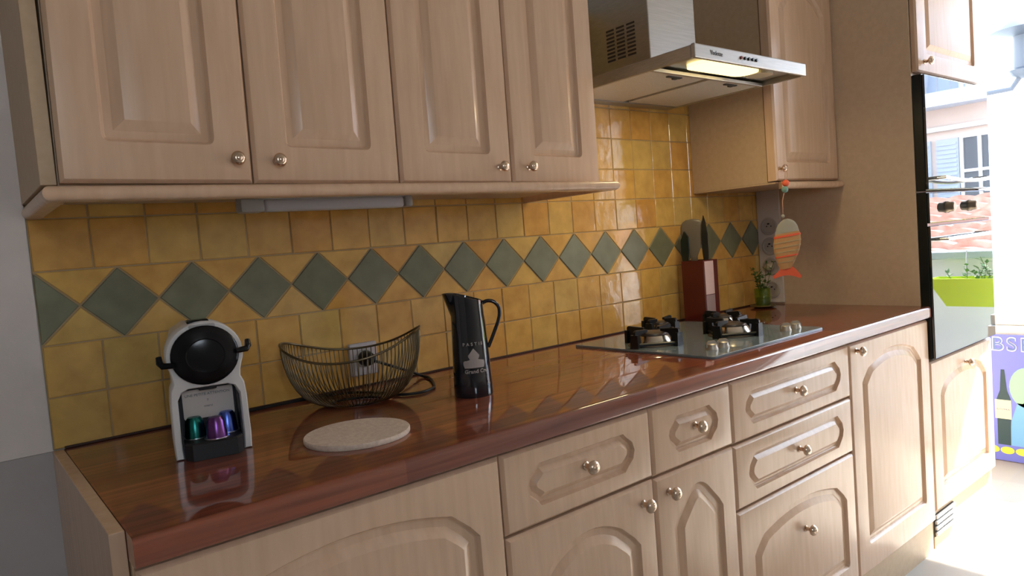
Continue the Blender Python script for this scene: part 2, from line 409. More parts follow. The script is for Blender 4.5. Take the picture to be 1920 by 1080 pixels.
YF = -0.635
def base_unit(label, x0, x1, fronts, mids=()):
    t = thing('base_cabinet', label, 'cabinet', ((x0 + x1) / 2, -0.3, -H), group='base cabinets under the worktop')
    part('body', carcass(bmesh.new(), x0 + 0.0005, x1 - 0.0005, -0.004, -0.612, -0.768, -0.0405, mid=mids), M_side, t)
    part('plinth', BX(x0 + 0.0005, x1 - 0.0005, -0.622, -0.604, -H, -0.770), M_side, t)
    for f in fronts:
        kind, z0, z1, kx, kz = f[:5]; mg = f[5] if len(f) > 5 else 0.055
        g_ = 0.0018
        bm = front_mesh('drawer' if kind == 'drawer' else 'arch', x0 + g_, x1 - g_, z0 + g_, z1 - g_, YF, m=mg, mb=0.085 if kind == 'door' and z0 < -0.7 else 0.06, s=0.62 if kind == 'drawer' else 1.0)
        p = part('drawer' if kind in ('drawer', 'deep') else 'door', bm, M_wood, t, smooth=16)
        if kx is not None: knob(p, kx, YF, kz)
    return t
s = [0.017, 0.606, 1.017, 1.316, 1.921, 2.502]
ZB, ZT = -0.766, -0.046
base_unit('widest pale beech base cabinet, one big arched door, below the coffee machine', s[0], s[1], [('door', ZB, ZT, None, 0)])
base_unit('pale beech base cabinet with one long drawer over an arched door, below the black jug', s[1], s[2],
          [('drawer', -0.199, ZT, 0.815, -0.1185), ('door', ZB, -0.201, 0.975, -0.2445)], mids=(-0.2,))
base_unit('narrowest pale beech cabinet, short drawer over a narrow arched door', s[2], s[3],
          [('drawer', -0.201, ZT, 1.168, -0.1175), ('door', ZB, -0.203, 1.061, -0.2425)], mids=(-0.2,))
base_unit('pale beech cabinet with two shallow drawers over one deep drawer under the hob', s[3], s[4],
          [('drawer', -0.203, ZT, 1.612, -0.1215), ('drawer', -0.370, -0.205, 1.615, -0.2835), ('deep', ZB, -0.372, 1.625, -0.508)], mids=(-0.204, -0.371))
base_unit('pale beech base cabinet with one tall arched door, next to the oven tower', s[4], s[5],
          [('door', ZB, ZT, 1.962, -0.071, 0.072)])
single('cabinet_end_panel', BX(-0.003, 0.016, -0.600, -0.001, -H, -0.0005, 0.001), M_wood,
       'narrow pale beech end board closing the left end of the base cabinets', 'panel')

# worktop: rounded front nose
def worktop():
    x0, x1 = 0.0165, 2.5025; yb, yf = -0.0030, -0.645; zt, zb_ = 0.0, -0.040
    prof = [(yb, zb_), (yb, zt)]
    r = 0.010
    for k in range(7):
        a = math.radians(90 + 90 * k / 6); prof.append((yf + r + r * math.cos(a), zt - r + r * math.sin(a)))
    for k in range(5):
        a = math.radians(180 + 90 * k / 4); prof.append((yf + 0.005 + 0.005 * math.cos(a), zb_ + 0.005 + 0.005 * math.sin(a)))
    bm = bmesh.new(); loft(bm, [[(x, y, z) for y, z in prof] for x in (x0, x1)])
    return bm
single('worktop', worktop(), M_top, 'long glossy red-brown plank-patterned kitchen worktop', 'worktop', smooth=40)
M_seal = mat('brown_sealant', (0.05, 0.02, 0.012), 0.5)
single('sealant_strip', BX(0.0175, 2.500, -0.0080, -0.0028, 0.0003, 0.0050, 0.001), M_seal, 'thin dark sealant line where the tiles meet the worktop', 'sealant')

# ------------------------------------------------------------------ wall cabinets on the left
U = [0.020, 0.321, 0.6255, 0.928, 1.224]; UYF = -0.345
def wall_unit(label, xs, knobs, ztop=1.19):
    x0, x1 = xs[0], xs[-1]
    t = thing('wall_cabinet', label, 'cabinet', (x0, 0, 0.476 - 0.010 * x0), roty=0.0095, group='wall cabinets left of the hood')
    OFF[t.name] = (x0, 0, 0.476)
    part('body', carcass(bmesh.new(), x0 + 0.0004, x1 - 0.0004, -0.003, -0.323, 0.477, ztop), M_side, t)
    for a, b, (kx, kz) in zip(xs, xs[1:], knobs):
        bm = front_mesh('arch', a + 0.0016, b - 0.0016, 0.480, ztop, UYF, m=0.062, mb=0.066, s=1.0)
        d = part('door', bm, M_wood, t, smooth=16)
        knob(d, kx, UYF, kz, 0.85)
wall_unit('leftmost pair of pale beech arched wall doors, over the coffee machine', U[:3], [(0.2895, 0.5215), (0.3645, 0.520)])
wall_unit('second pair of pale beech arched wall doors, next to the extractor hood', U[2:], [(0.889, 0.5175), (0.977, 0.519)])
M_side2 = M_side
def pelmet(x0, x1, y, zt, zb_, right=True, left=True, depth=0.02, rt=-0.003):
    """Half-round moulding running along the front and back to the wall."""
    bm = bmesh.new(); h = zt - zb_; n = 8
    prof = [(0.030, h), (0.012, h)] + [(0.012 - 0.012 * math.sin(math.pi * k / n), h / 2 + h / 2 * math.cos(math.pi * k / n)) for k in range(1, n)] + [(0.012, 0), (0.030, 0)]
    path = []
    if left: path.append(('L', rt))
    path += [('CL', 0), ('CR', 0)]
    if right: path.append(('R', rt))
    rings = []
    for kind, yy in path:
        ring = []
        for d, z in prof:
            X0, X1 = x0 + d, x1 - d
            if kind == 'L': p = (X0, yy, zb_ + z)
            elif kind == 'CL': p = (X0, y + d, zb_ + z)
            elif kind == 'CR': p = (X1, y + d, zb_ + z)
            else: p = (X1, yy, zb_ + z)
            ring.append(p)
        rings.append(ring)
    loft(bm, rings); return bm
pm = pelmet(-0.006, 1.270, -0.368, 0.4735, 0.4495)
single('light_pelmet', pm, M_wood, 'long half-round pale beech moulding under the left wall cabinets', 'moulding', smooth=40)
single('filler_board', BX(-0.004, 0.018, -0.335, -0.0045, 0.477, 1.19, 0.001), M_side, 'pale beech side board at the left end of the wall cabinets', 'panel')
# strip lamp under the left wall cabinets
t = thing('strip_lamp', 'thin grey translucent strip lamp under the left wall cabinets', 'lamp', (0.56, -0.15, 0.436))
M_tube = mat('frosted_plastic', (0.62, 0.62, 0.66), 0.3)
bm = bmesh.new(); box(bm, 0.40, 0.735, -0.168, -0.132, 0.438, 0.464, 0.008, seg=3); part('diffuser', bm, M_tube, t, smooth=40)
bm = bmesh.new(); box(bm, 0.350, 0.400, -0.170, -0.130, 0.437, 0.466, 0.006); part('end_cap', bm, M_greyplastic, t, smooth=40)
bm = bmesh.new(); box(bm, 0.735, 0.757, -0.170, -0.130, 0.439, 0.466, 0.005); part('end_cap', bm, M_greyplastic, t, smooth=40)
part('base', BX(0.352, 0.755, -0.165, -0.135, 0.462, 0.4745), M_greyplastic, t)

# ------------------------------------------------------------------ extractor hood
HX0, HX1, HY, HZ0, HZ1 = 1.403, 1.957, -0.530, 0.766, 0.803
t = thing('extractor_hood', 'stainless steel chimney extractor hood with a lit lamp over the hob', 'hood', (1.68, -0.05, 0.766))
def hood_body():
    bm = bmesh.new(); r = 0.004
    # open-bottomed shell: sides, top, front lip and recessed underside
    box(bm, HX0, HX1, HY, HY + 0.012, HZ0, HZ1, 0.003)
    box(bm, HX0, HX0 + 0.010, HY + 0.012, -0.001, HZ0, HZ1 - 0.004, 0.002)
    box(bm, HX1 - 0.010, HX1, HY + 0.012, -0.001, HZ0, HZ1 - 0.004, 0.002)
    box(bm, HX0 + 0.002, HX1 - 0.002, HY + 0.006, -0.001, HZ1 - 0.010, HZ1 - 0.003)
    box(bm, HX0 + 0.010, HX1 - 0.010, -0.045, -0.001, HZ0, HZ1 - 0.010)
    # sloping top up to the chimney
    a = [(HX0 + 0.10, -0.30, HZ1 - 0.003), (HX1 - 0.10, -0.30, HZ1 - 0.003), (HX1 - 0.10, -0.001, HZ1 - 0.003), (HX0 + 0.10, -0.001, HZ1 - 0.003)]
    b = [(1.562, -0.262, HZ1 + 0.016), (1.796, -0.262, HZ1 + 0.016), (1.796, -0.001, HZ1 + 0.016), (1.562, -0.001, HZ1 + 0.016)]
    loft(bm, [a, b])
    return bm
part('canopy', hood_body(), M_steel, t)
ch = bmesh.new(); box(ch, 1.565, 1.793, -0.258, -0.001, HZ1 + 0.010, 1.618, 0.003)
part('chimney', ch, M_steel, t)
M_slot = mat('dark_slot', (0.05, 0.045, 0.04), 0.7)
sl = bmesh.new()
for c in range(3):
    for r in range(9):
        y0 = -0.205 + c * 0.042; z0 = 0.875 + r * 0.0115
        box(sl, 1.5635, 1.5655, y0, y0 + 0.032, z0, z0 + 0.0055)
part('vent_slots', sl, M_slot, t)
M_filter = noise_color(mat('alloy_filter', (0.6, 0.57, 0.52), 0.42, metal=0.35), 300, (0.60, 0.57, 0.52), (0.70, 0.67, 0.62), bump=0.3, bscale=400, bdist=0.001)
for a, b in ((HX0 + 0.014, 1.667), (1.693, HX1 - 0.014)):
    f = bmesh.new(); box(f, a, b, -0.372, -0.050, HZ0 + 0.002, HZ0 + 0.010, 0.002)
    fo = part('filter_panel', f, M_filter, t)
    c = (a + b) / 2
    h = bmesh.new(); box(h, c - 0.03, c + 0.03, -0.362, -0.350, HZ0 - 0.0015, HZ0 + 0.0025, 0.001); box(h, c + 0.008, c + 0.024, -0.350, -0.340, HZ0 - 0.002, HZ0 + 0.0025, 0.0008)
    part('latch', h, M_slot, fo)
part('filter_rail', BX(HX0 + 0.010, HX1 - 0.010, -0.388, -0.376, HZ0 - 0.0005, HZ0 + 0.009, 0.001), M_steel, t)
part('lamp_recess', BX(HX0 + 0.012, HX1 - 0.012, HY + 0.013, -0.389, HZ0 + 0.016, HZ0 + 0.022), M_steel, t)
M_lamp = mat('lit_lamp_cover', (1.0, 0.85, 0.5), 0.3, emit=(1.0, 0.76, 0.30), es=1.7)
lp = bmesh.new(); prism_xy(lp, rrect(1.50, 1.775, -0.497, -0.415, 0.035), HZ0 + 0.006, HZ0 + 0.016, 0)
part('lamp_cover', lp, M_lamp, t)
M_lampoff = mat('clear_lamp_cover', (0.45, 0.40, 0.30), 0.2)
lp = bmesh.new(); prism_xy(lp, rrect(1.778, 1.86, -0.490, -0.422, 0.03), HZ0 + 0.006, HZ0 + 0.016, 0)
part('lamp_cover', lp, M_lampoff, t, label='unlit end of the hood lamp cover')
for k in range(5):
    b = bmesh.new(); lathe(b, [(0.0045, 0), (0.0045, -0.003), (0.0035, -0.004)], (1.610 + k * 0.0185, HY, 0.7850), 12, 'y')
    part('button', b, M_black if k else mat('red_button', (0.25, 0.04, 0.03), 0.4), t, smooth=40)
M_ink = mat('grey_print', (0.16, 0.16, 0.17), 0.5)
RX = Matrix.Rotation(math.radians(90), 4, 'X')
text_mesh('brand_print', 'Vedette', 0.017, M_ink, t, Matrix.Translation(Vector((1.497, HY - 0.0006, 0.7845)) - Vector(OFF[t.name])) @ RX)
lt = bpy.data.lights.new('hood_lamp_light', 'AREA'); lt.shape = 'RECTANGLE'; lt.size = 0.24; lt.size_y = 0.07; lt.energy = 1.5; lt.color = (1.0, 0.80, 0.45)
lo = bpy.data.objects.new('hood_lamp_light', lt); C.objects.link(lo); lo.location = (1.64, -0.456, HZ0 + 0.002 + H)

# ------------------------------------------------------------------ far wall cabinet right of the hood
FX0, FX1, FYF = 2.080, 2.5015, -0.350
t = thing('wall_cabinet', 'single pale beech arched wall cabinet right of the hood, a fish hung on its knob', 'cabinet', (FX0, 0, 0.468))
part('body', carcass(bmesh.new(), FX0, FX1, -0.003, -0.308, 0.468, 1.19), M_side, t)
d = part('door', front_mesh('arch', FX0 - 0.006, FX1 - 0.002, 0.471, 1.19, FYF, th=0.036, m=0.058, mb=0.062), M_wood, t, smooth=16)
knob(d, 2.088, FYF, 0.510, 0.85)
single('light_pelmet', pelmet(FX0 - 0.012, FX1 - 0.001, -0.368, 0.467, 0.4435, right=False, left=False), M_wood, 'short half-round pale beech moulding under the far wall cabinet', 'moulding', smooth=40)
part('underside_board', BX(FX0, FX1, -0.338, -0.003, 0.462, 0.4675), M_side, t)

# ------------------------------------------------------------------ oven tower
TX0, TX1 = 2.5045, 3.122
t = thing('oven_tower', 'tall pale beech cabinet housing two black glass ovens beside the window', 'cabinet', ((TX0 + TX1) / 2, -0.3, -H))
b = bmesh.new(); zs = (-0.735, -0.190, 0.398, 0.800)
box(b, TX0, TX0 + 0.019, -0.612, -0.003, -H, 1.55, 0.001); box(b, TX1 - 0.019, TX1, -0.612, -0.003, -H, 1.55, 0.001)
for zz in zs: box(b, TX0 + 0.019, TX1 - 0.019, -0.605, -0.010, zz - 0.009, zz + 0.009)
box(b, TX0 + 0.019, TX1 - 0.019, -0.605, -0.003, 1.53, 1.55); box(b, TX0 + 0.019, TX1 - 0.019, -0.010, -0.003, -H, 1.53)
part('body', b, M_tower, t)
def front(parent, nm, z0, z1, kx, kz, **k):
    p = part(nm, front_mesh('arch', TX0 + 0.004, TX1 - 0.002, z0, z1, YF, **k), M_wood, parent, smooth=16)
    knob(p, kx, YF, kz); return p
front(t, 'door', -0.735, -0.200, 2.826, -0.249, m=0.075, mb=0.075)
# upper door: the arch is above the frame, straight bottom corners in view
front(t, 'door', 0.806, 1.55, 2.562, 0.842, m=0.075, mb=0.065)
pl = bmesh.new(); box(pl, TX0 + 0.02, TX1 - 0.004, -0.618, -0.598, -H, -0.745)
p = part('plinth', pl, M_side, t)
vg = bmesh.new(); box(vg, 2.520, 2.700, -0.6215, -0.6185, -0.835, -0.755, 0.001)
vo = part('vent_grille', vg, M_dark, t)
vs_ = bmesh.new()
for k in range(4): box(vs_, 2.522, 2.698, -0.630, -0.6215, -0.829 + k * 0.0205, -0.818 + k * 0.0205, 0.0015)
part('slats', vs_, M_whiteplastic, vo)
M_glass = mat('black_oven_glass', (0.02, 0.022, 0.024), 0.015, spec=0.5, ior=2.1)
M_trim = mat('black_trim', (0.008, 0.012, 0.012), 0.25)
def handle(bm, x0, x1, yg, z, sag=0.0, out=0.035, r=0.007):
    n = 14; pts = [(x0, yg, z)]
    for i in range(n + 1):
        u = i / n; pts.append((x0 + (x1 - x0) * u, yg - out, z - sag * (1 - (2 * u - 1) ** 2)))
    pts.append((x1, yg, z)); tube(bm, pts, r, 10); return bm
OG = -0.652
t = thing('microwave_oven', 'upper black glass built-in microwave with a bright bowed handle in the oven tower', 'oven', ((TX0 + TX1) / 2, -0.3, 0.41))
part('housing', BX(TX0 + 0.03, TX1 - 0.03, -0.606, -0.05, 0.410, 0.785), M_matblack, t)
part('front_trim', BX(TX0 + 0.0005, TX1 - 0.003, OG + 0.008, -0.613, 0.399, 0.795, 0.002), M_trim, t)
part('glass_panel', BX(TX0 + 0.004, TX1 - 0.008, OG, OG + 0.008, 0.402, 0.792, 0.002), M_glass, t)
M_chrome = mat('bright_steel', (0.85, 0.85, 0.85), 0.15, metal=1.0)
part('handle', handle(bmesh.new(), 2.56, 3.03, OG, 0.440, 0.012), M_chrome, t, smooth=40)
t = thing('oven', 'lower black glass oven with two round knobs and a bar handle in the tower', 'oven', ((TX0 + TX1) / 2, -0.3, -0.18))
part('housing', BX(TX0 + 0.03, TX1 - 0.03, -0.606, -0.05, -0.178, 0.385), M_matblack, t)
part('front_trim', BX(TX0 + 0.0005, TX1 - 0.003, OG + 0.008, -0.613, -0.188, 0.394, 0.002), M_trim, t)
part('control_panel', BX(TX0 + 0.004, TX1 - 0.008, OG, OG + 0.008, 0.286, 0.391, 0.002), M_glass, t)
part('glass_door', BX(TX0 + 0.004, TX1 - 0.008, OG, OG + 0.008, -0.186, 0.276, 0.002), M_glass, t)
for kx in (2.662, 2.880):
    b = bmesh.new(); lathe(b, [(0.021, 0), (0.021, -0.006), (0.018, -0.010), (0.017, -0.024), (0.014, -0.027)], (kx, OG, 0.338), 24, 'y')
    part('knob', b, mat('brown_steel', (0.30, 0.24, 0.18), 0.3, metal=0.9), t, smooth=40)
part('handle', handle(bmesh.new(), 2.56, 3.03, OG, 0.228, 0.0), M_chrome, t, smooth=40)

# ------------------------------------------------------------------ socket column on the tower's side, next to the tiles
SX = TX0 - 0.0005
t = thing('socket_column', 'tall white socket strip with four round sockets beside the far tiles', 'socket', (SX, -0.053, 0.002))
part('plate', BX(SX - 0.0075, SX, -0.104, -0.003, 0.006, 0.462, 0.002), mat('off_white_plastic', (0.72, 0.66, 0.63), 0.4), t)
M_sock = mat('grey_socket', (0.50, 0.46, 0.43), 0.4)
for k, zz in enumerate((0.318, 0.236, 0.154, 0.060)):
    b = bmesh.new(); yc = -0.055
    lathe(b, [(0.036, 0.0), (0.036, -0.004), (0.034, -0.006), (0.028, -0.006), (0.0265, -0.002), (0.0002, -0.0015)], (SX - 0.0078, yc, zz), 32, 'x', cap0=False)
    so = part('socket', b, M_sock, t, smooth=30)
    b = bmesh.new(); lathe(b, [(0.003, 0), (0.003, -0.008), (0.001, -0.009)], (SX - 0.0090, yc, zz + 0.010), 10, 'x')
    for dy in (-0.0095, 0.0095): lathe(b, [(0.0028, 0), (0.0028, -0.001)], (SX - 0.0088, yc + dy, zz), 10, 'x')
    part('contacts', b, M_dark, so)
# small adaptor plugged in the third socket
b = bmesh.new(); lathe(b, [(0.017, 0), (0.018, -0.010), (0.013, -0.024), (0.006, -0.027)], (SX - 0.0140, -0.055, 0.154), 20, 'x')
single('plug', b, mat('cream_plastic', (0.55, 0.47, 0.34), 0.4), 'small cream plug in the third round socket of the column', 'plug', smooth=40)

# ------------------------------------------------------------------ hob
M_hob = mat('grey_blue_hob_glass', (0.17, 0.215, 0.24), 0.25, spec=0.5, coat=0.6, coat_r=0.06)
t = thing('gas_hob', 'grey glass gas hob with four burners on the worktop', 'hob', (1.62, -0.32, 0.0))
QX0, QX1, QY0, QY1 = 1.345, 1.903, -0.572, -0.068
b = bmesh.new(); prism_xy(b, rrect(QX0, QX1, QY0, QY1, 0.012), 0.0006, 0.0072, 0.0015)
part('glass_top', b, M_hob, t, smooth=30)
M_burner = mat('burner_alloy', (0.62, 0.56, 0.48), 0.22, metal=1.0)
M_cap = mat('burner_cap', (0.13, 0.105, 0.085), 0.4, metal=0.6)
def burner(x, y, r, rot=0.0):
    g0 = 0.0072
    b = bmesh.new(); lathe(b, [(r * 1.55, 0), (r * 1.55, 0.003), (r * 1.45, 0.005), (r * 1.25, 0.004)], (x, y, g0), 36)
    bo = part('burner', b, M_cap, t, smooth=40)
    b = bmesh.new(); lathe(b, [(r * 1.22, 0.003), (r * 1.20, 0.008), (r * 1.02, 0.024), (r * 0.95, 0.028), (r * 0.7, 0.028)], (x, y, g0), 36)
    part('burner_ring', b, M_burner, bo, smooth=40)
    b = bmesh.new(); lathe(b, [(r * 0.86, 0.0285), (r * 0.90, 0.030), (r * 0.88, 0.035), (r * 0.8, 0.037), (0.0003, 0.0375)], (x, y, g0), 36)
    part('burner_cap', b, M_cap, bo, smooth=40)
    # square frame with four upright corners and fingers reaching inwards
    b = bmesh.new(); R = r * 1.75 + 0.006; zt = g0 + 0.050
    for k in range(4):
        a = rot + math.pi / 4 + k * math.pi / 2; c_, s_ = math.cos(a), math.sin(a)
        def P(u, v, z, c_=c_, s_=s_): return (x + c_ * u - s_ * v, y + s_ * u + c_ * v, z)
        w_ = 0.0075
        # upright blade (tapers in) with finger on its top
        out = [(R, g0), (R + 0.004, g0), (R + 0.001, zt - 0.004), (R - 0.004, zt), (r * 0.62, zt - 0.003), (r * 0.62, zt - 0.010), (R - 0.022, zt - 0.016), (R - 0.026, g0 + 0.006), (R - 0.026, g0)]
        loft(b, [[P(u, -w_ / 2, z) for u, z in out], [P(u, w_ / 2, z) for u, z in out]])
        # broad foot shield
        out = [(R - 0.004, -0.014), (R + 0.004, -0.014), (R + 0.004, 0.014), (R - 0.004, 0.014)]
        loft(b, [[P(u, v, g0) for u, v in out], [P(u, v * 0.85, zt - 0.012) for u, v in out]])
    ring = [(x + (R - 0.006) * math.cos(rot + math.pi / 4 + k * math.pi / 2), y + (R - 0.006) * math.sin(rot + math.pi / 4 + k * math.pi / 2), g0 + 0.008) for k in range(4)]
    for k in range(4): tube(b, [ring[k], ring[(k + 1) % 4]], 0.005, 6)
    part('pan_support', b, M_iron, bo)
burner(1.450, -0.292, 0.047, -0.70)
burner(1.640, -0.165, 0.031, -0.70)
burner(1.680, -0.404, 0.046, -0.70)
burner(1.835, -0.265, 0.032, -0.70)
M_hk = mat('pewter_knob', (0.50, 0.45, 0.38), 0.42, metal=0.8)
for kx, ky in ((1.436, -0.503), (1.480, -0.508), (1.800, -0.507), (1.852, -0.509)):
    b = bmesh.new(); lathe(b, [(0.0165, 0), (0.0165, 0.004), (0.014, 0.008), (0.0138, 0.014), (0.011, 0.0165), (0.0003, 0.017)], (kx, ky, 0.0072), 24)
    # grip ridge
    rid = [(-0.0165, 0.006), (0.0165, 0.006), (0.0150, 0.017), (0.008, 0.0235), (-0.008, 0.0235), (-0.0150, 0.017)]
    loft(b, [[(kx + 0.8 * u + 0.6 * v, ky - 0.6 * u + 0.8 * v, 0.0072 + z) for u, z in rid] for v in (-0.004, 0.004)])
    part('control_knob', b, M_hk, t, smooth=40)

# ------------------------------------------------------------------ coffee machine
def coffee_machine():
    t = thing('coffee_machine', 'small white and black capsule coffee machine at the left end of the worktop', 'coffee machine', (0.233, -0.205, 0.0), rotz=math.radians(-11)); t.scale = (1.07, 1, 1)
    W = M_whiteplastic; yf = -0.122      # local frame: front towards -y, x across
    ZC, RC = 0.179, 0.052
    def outer():
        P = [(0.0455, 0.0), (0.0590, 0.0), (0.0600, 0.03), (0.0590, 0.10), (0.0570, 0.122), (0.0520, 0.134), (0.0530, 0.146)]
        for k in range(0, 25):
            a = math.radians(-22 + (180 + 44) * k / 24); P.append((0.0600 * math.cos(a), ZC + 0.0600 * math.sin(a)))
        P += [(-x, z) for x, z in reversed(P[:7])]
        return P
    def ring_of(P, y): return [(x, y, z) for x, z in P]
    # white arched shell: horseshoe with a bay below the head
    O = outer()
    inner = [(-0.0455, 0.0), (-0.0470, 0.03), (-0.0465, 0.104), (-0.040, 0.117), (-0.030, 0.1215), (0.030, 0.1215), (0.040, 0.117), (0.0465, 0.104), (0.0470, 0.03), (0.0455, 0.0)]
    bm = bmesh.new()
    full = O + inner[1:-1]
    def fill(y, inset):
        P = offset_poly(full, inset) if inset else full
        return [bm.verts.new((x, y, z)) for x, z in P]
    a = fill(yf, 0.0025); b_ = fill(yf + 0.003, 0.0006); c = fill(yf + 0.060, 0.0)
    for u, v in ((a, b_), (b_, c)):
        for i in range(len(u)):
            j = (i + 1) % len(u); bm.faces.new((u[i], u[j], v[j], v[i]))
    for ring in (a, c):
        es = []
        for i in range(len(ring)):
            es.append(bm.edges.get((ring[i], ring[(i + 1) % len(ring)])))
        bmesh.ops.triangle_fill(bm, use_beauty=True, edges=es)
    part('shell', bm, W, t, smooth=50, local=True)
    # body and water tank behind
    bm = bmesh.new(); P = [(-0.050, 0.004), (0.050, 0.004), (0.050, 0.19), (0.042, 0.215), (0.022, 0.228), (-0.022, 0.228), (-0.042, 0.215), (-0.050, 0.19)]
    prism_xz(bm, P, yf + 0.061, 0.110, 0.002); part('body', bm, M_whiteplastic, t, smooth=40, local=True)
    bm = bmesh.new(); P = [(-0.044, 0.004), (0.044, 0.004), (0.044, 0.20), (0.030, 0.214), (-0.030, 0.214), (-0.044, 0.20)]
    prism_xz(bm, P, 0.111, 0.170, 0.002); part('water_tank', bm, mat('smoky_tank', (0.10, 0.10, 0.11), 0.1), t, smooth=40, local=True)
    # black bay lining
    bm = bmesh.new(); box(bm, -0.0455, 0.0455, yf + 0.050, yf + 0.0605, 0.0, 0.121); box(bm, -0.0465, -0.0445, yf + 0.006, yf + 0.05, 0.0, 0.100); box(bm, 0.0445, 0.0465, yf + 0.006, yf + 0.05, 0.0, 0.100)
    part('bay', bm, M_matblack, t, local=True)
    # black round head
    bm = bmesh.new(); lathe(bm, [(RC, 0.002), (RC, -0.006), (RC - 0.003, -0.010), (RC - 0.012, -0.013), (0.030, -0.0155), (0.028, -0.0145), (0.022, -0.0155), (0.0003, -0.0165)], (0, yf, ZC), 40, 'y')
    part('head', bm, M_black, t, smooth=35, local=True)
    # spout block under the head
    part('spout', BX(-0.014, 0.014, yf + 0.016, yf + 0.040, 0.1145, 0.1205, 0.002), M_matblack, t, local=True)
    # lever: a bow reaching round the head with two ears
    for s_ in (-1, 1):      # the lever's two ears, bent up at their ends and running back round the head
        zz = ZC - 0.004 + 0.006 * s_
        bm = bmesh.new(); tube(bm, [(s_ * 0.046, yf - 0.0135, zz - 0.001), (s_ * 0.054, yf - 0.011, zz), (s_ * 0.0635, yf - 0.006, zz), (s_ * 0.0675, yf - 0.001, zz + 0.005), (s_ * 0.0680, yf + 0.004, zz + 0.015)], [0.0045, 0.0052, 0.0056, 0.0056, 0.0046], 12)
        part('lever_arm', bm, M_black, t, smooth=40, local=True)
    part('top_button', BX(-0.022, 0.012, yf + 0.010, yf + 0.045, 0.2345, 0.2405, 0.0025), M_black, t, local=True)
    bm = bmesh.new(); prism_xz(bm, rrect(-0.020, 0.020, 0.2250, 0.2335, 0.003), yf - 0.0015, yf + 0.004, 0.0008)
    part('badge', bm, M_greyplastic, t, local=True)
    # base with drip tray
    bm = bmesh.new(); prism_xy(bm, [(-0.0440, yf + 0.048), (-0.0440, yf - 0.012), (-0.034, yf - 0.026), (0.034, yf - 0.026), (0.0440, yf - 0.012), (0.0440, yf + 0.048)], 0.0005, 0.031, 0.003)
    part('drip_tray', bm, M_matblack, t, local=True)
    # information card
    M_card = mat('cream_card', (0.72, 0.65, 0.60), 0.7)
    bm = bmesh.new(); prism_xz(bm, rrect(-0.0395, 0.0405, 0.060, 0.113, 0.003), yf + 0.0455, yf + 0.0495, 0)
    cdp = part('card', bm, M_card, t, local=True)
    for s_, sz, zz in (('UNE PETITE ATTENTION', 0.0064, 0.103), ('y', 0.006, 0.093), ('merci', 0.0060, 0.081)):
        text_mesh('card_print', s_, sz, M_ink, cdp, Matrix.Translation((0.0, yf + 0.0450, zz)) @ RX)
    return t, yf
cm, cyf = coffee_machine()
# three capsules standing on the machine's tray, placed in the machine's frame
def capsule(lx, ly, m, label):
    a = math.radians(-11); lx *= 1.07; x = 0.233 + lx * math.cos(a) - ly * math.sin(a); y = -0.205 + lx * math.sin(a) + ly * math.cos(a)
    t = thing('coffee_capsule', label, 'coffee capsule', (x, y, 0.0312), group='capsules on the coffee machine tray')
    b = bmesh.new(); lathe(b, [(0.0175, 0.001), (0.0175, 0.003), (0.0148, 0.030), (0.0108, 0.0365), (0.0003, 0.038)], (0, 0, 0), 28)
    part('cup', b, m, t, smooth=40, local=True)
    b = bmesh.new(); lathe(b, [(0.0208, 0), (0.0210, 0.0006), (0.0208, 0.0012), (0.0175, 0.0013)], (0, 0, 0), 28)
    part('rim', b, mat('capsule_rim', (0.7, 0.66, 0.68), 0.3, metal=1.0), t, smooth=40, local=True)
capsule(-0.0255, cyf + 0.026, mat('green_foil', (0.02, 0.16, 0.14), 0.28, metal=1.0), 'dark green coffee capsule at the left on the machine tray')
capsule(0.005, cyf - 0.003, mat('purple_foil', (0.16, 0.06, 0.22), 0.28, metal=1.0), 'dark purple coffee capsule in the middle of the machine tray')
capsule(0.0255, cyf + 0.032, mat('blue_foil', (0.10, 0.17, 0.62), 0.28, metal=1.0), 'bright blue coffee capsule at the right on the machine tray')

# ------------------------------------------------------------------ wire bowl
def wire_bowl():
    c = (0.562, -0.170, 0.0)
    t = thing('wire_fruit_bowl', 'oval brass-grey wire fruit bowl with raised ends on the worktop', 'bowl', c, rotz=math.radians(-35))
    M_wire = mat('antique_brass_wire', (0.21, 0.175, 0.11), 0.32, metal=1.0)
    A, B = 0.155, 0.112
    def rim(th): return Vector((A * math.cos(th), B * math.sin(th), 0.110 + 0.045 * abs(math.cos(th)) ** 2.2 + 0.006 * math.cos(th)))
    def foot(th): return Vector((0.058 * math.cos(th), 0.040 * math.sin(th), 0.0045))
    n = 88
    bm = bmesh.new(); tube(bm, [rim(2 * math.pi * k / 96) for k in range(96)], 0.0026, 8, closed=True); part('rim', bm, M_wire, t, smooth=True, local=True)
    bm = bmesh.new(); tube(bm, [foot(2 * math.pi * k / 48) + Vector((0, 0, -0.001)) for k in range(48)], 0.0028, 8, closed=True); part('base_ring', bm, mat('dark_wire', (0.03, 0.028, 0.025), 0.4, metal=0.8), t, smooth=True, local=True)
    bm = bmesh.new()
    for k in range(n):
        th = 2 * math.pi * (k + 0.5) / n; r_, f_ = rim(th), foot(th); pts = []
        for i in range(11):
            u = i / 10; s1 = math.sin(u * math.pi / 2) ** 0.88; hz = 1 - math.cos(u * math.pi / 2)
            p = Vector((f_.x + (r_.x - f_.x) * s1, f_.y + (r_.y - f_.y) * s1, f_.z + (r_.z - f_.z) * hz)); pts.append(p)
        tube(bm, pts, 0.0012, 5)
    part('wires', bm, M_wire, t, smooth=True, local=True)
wire_bowl()

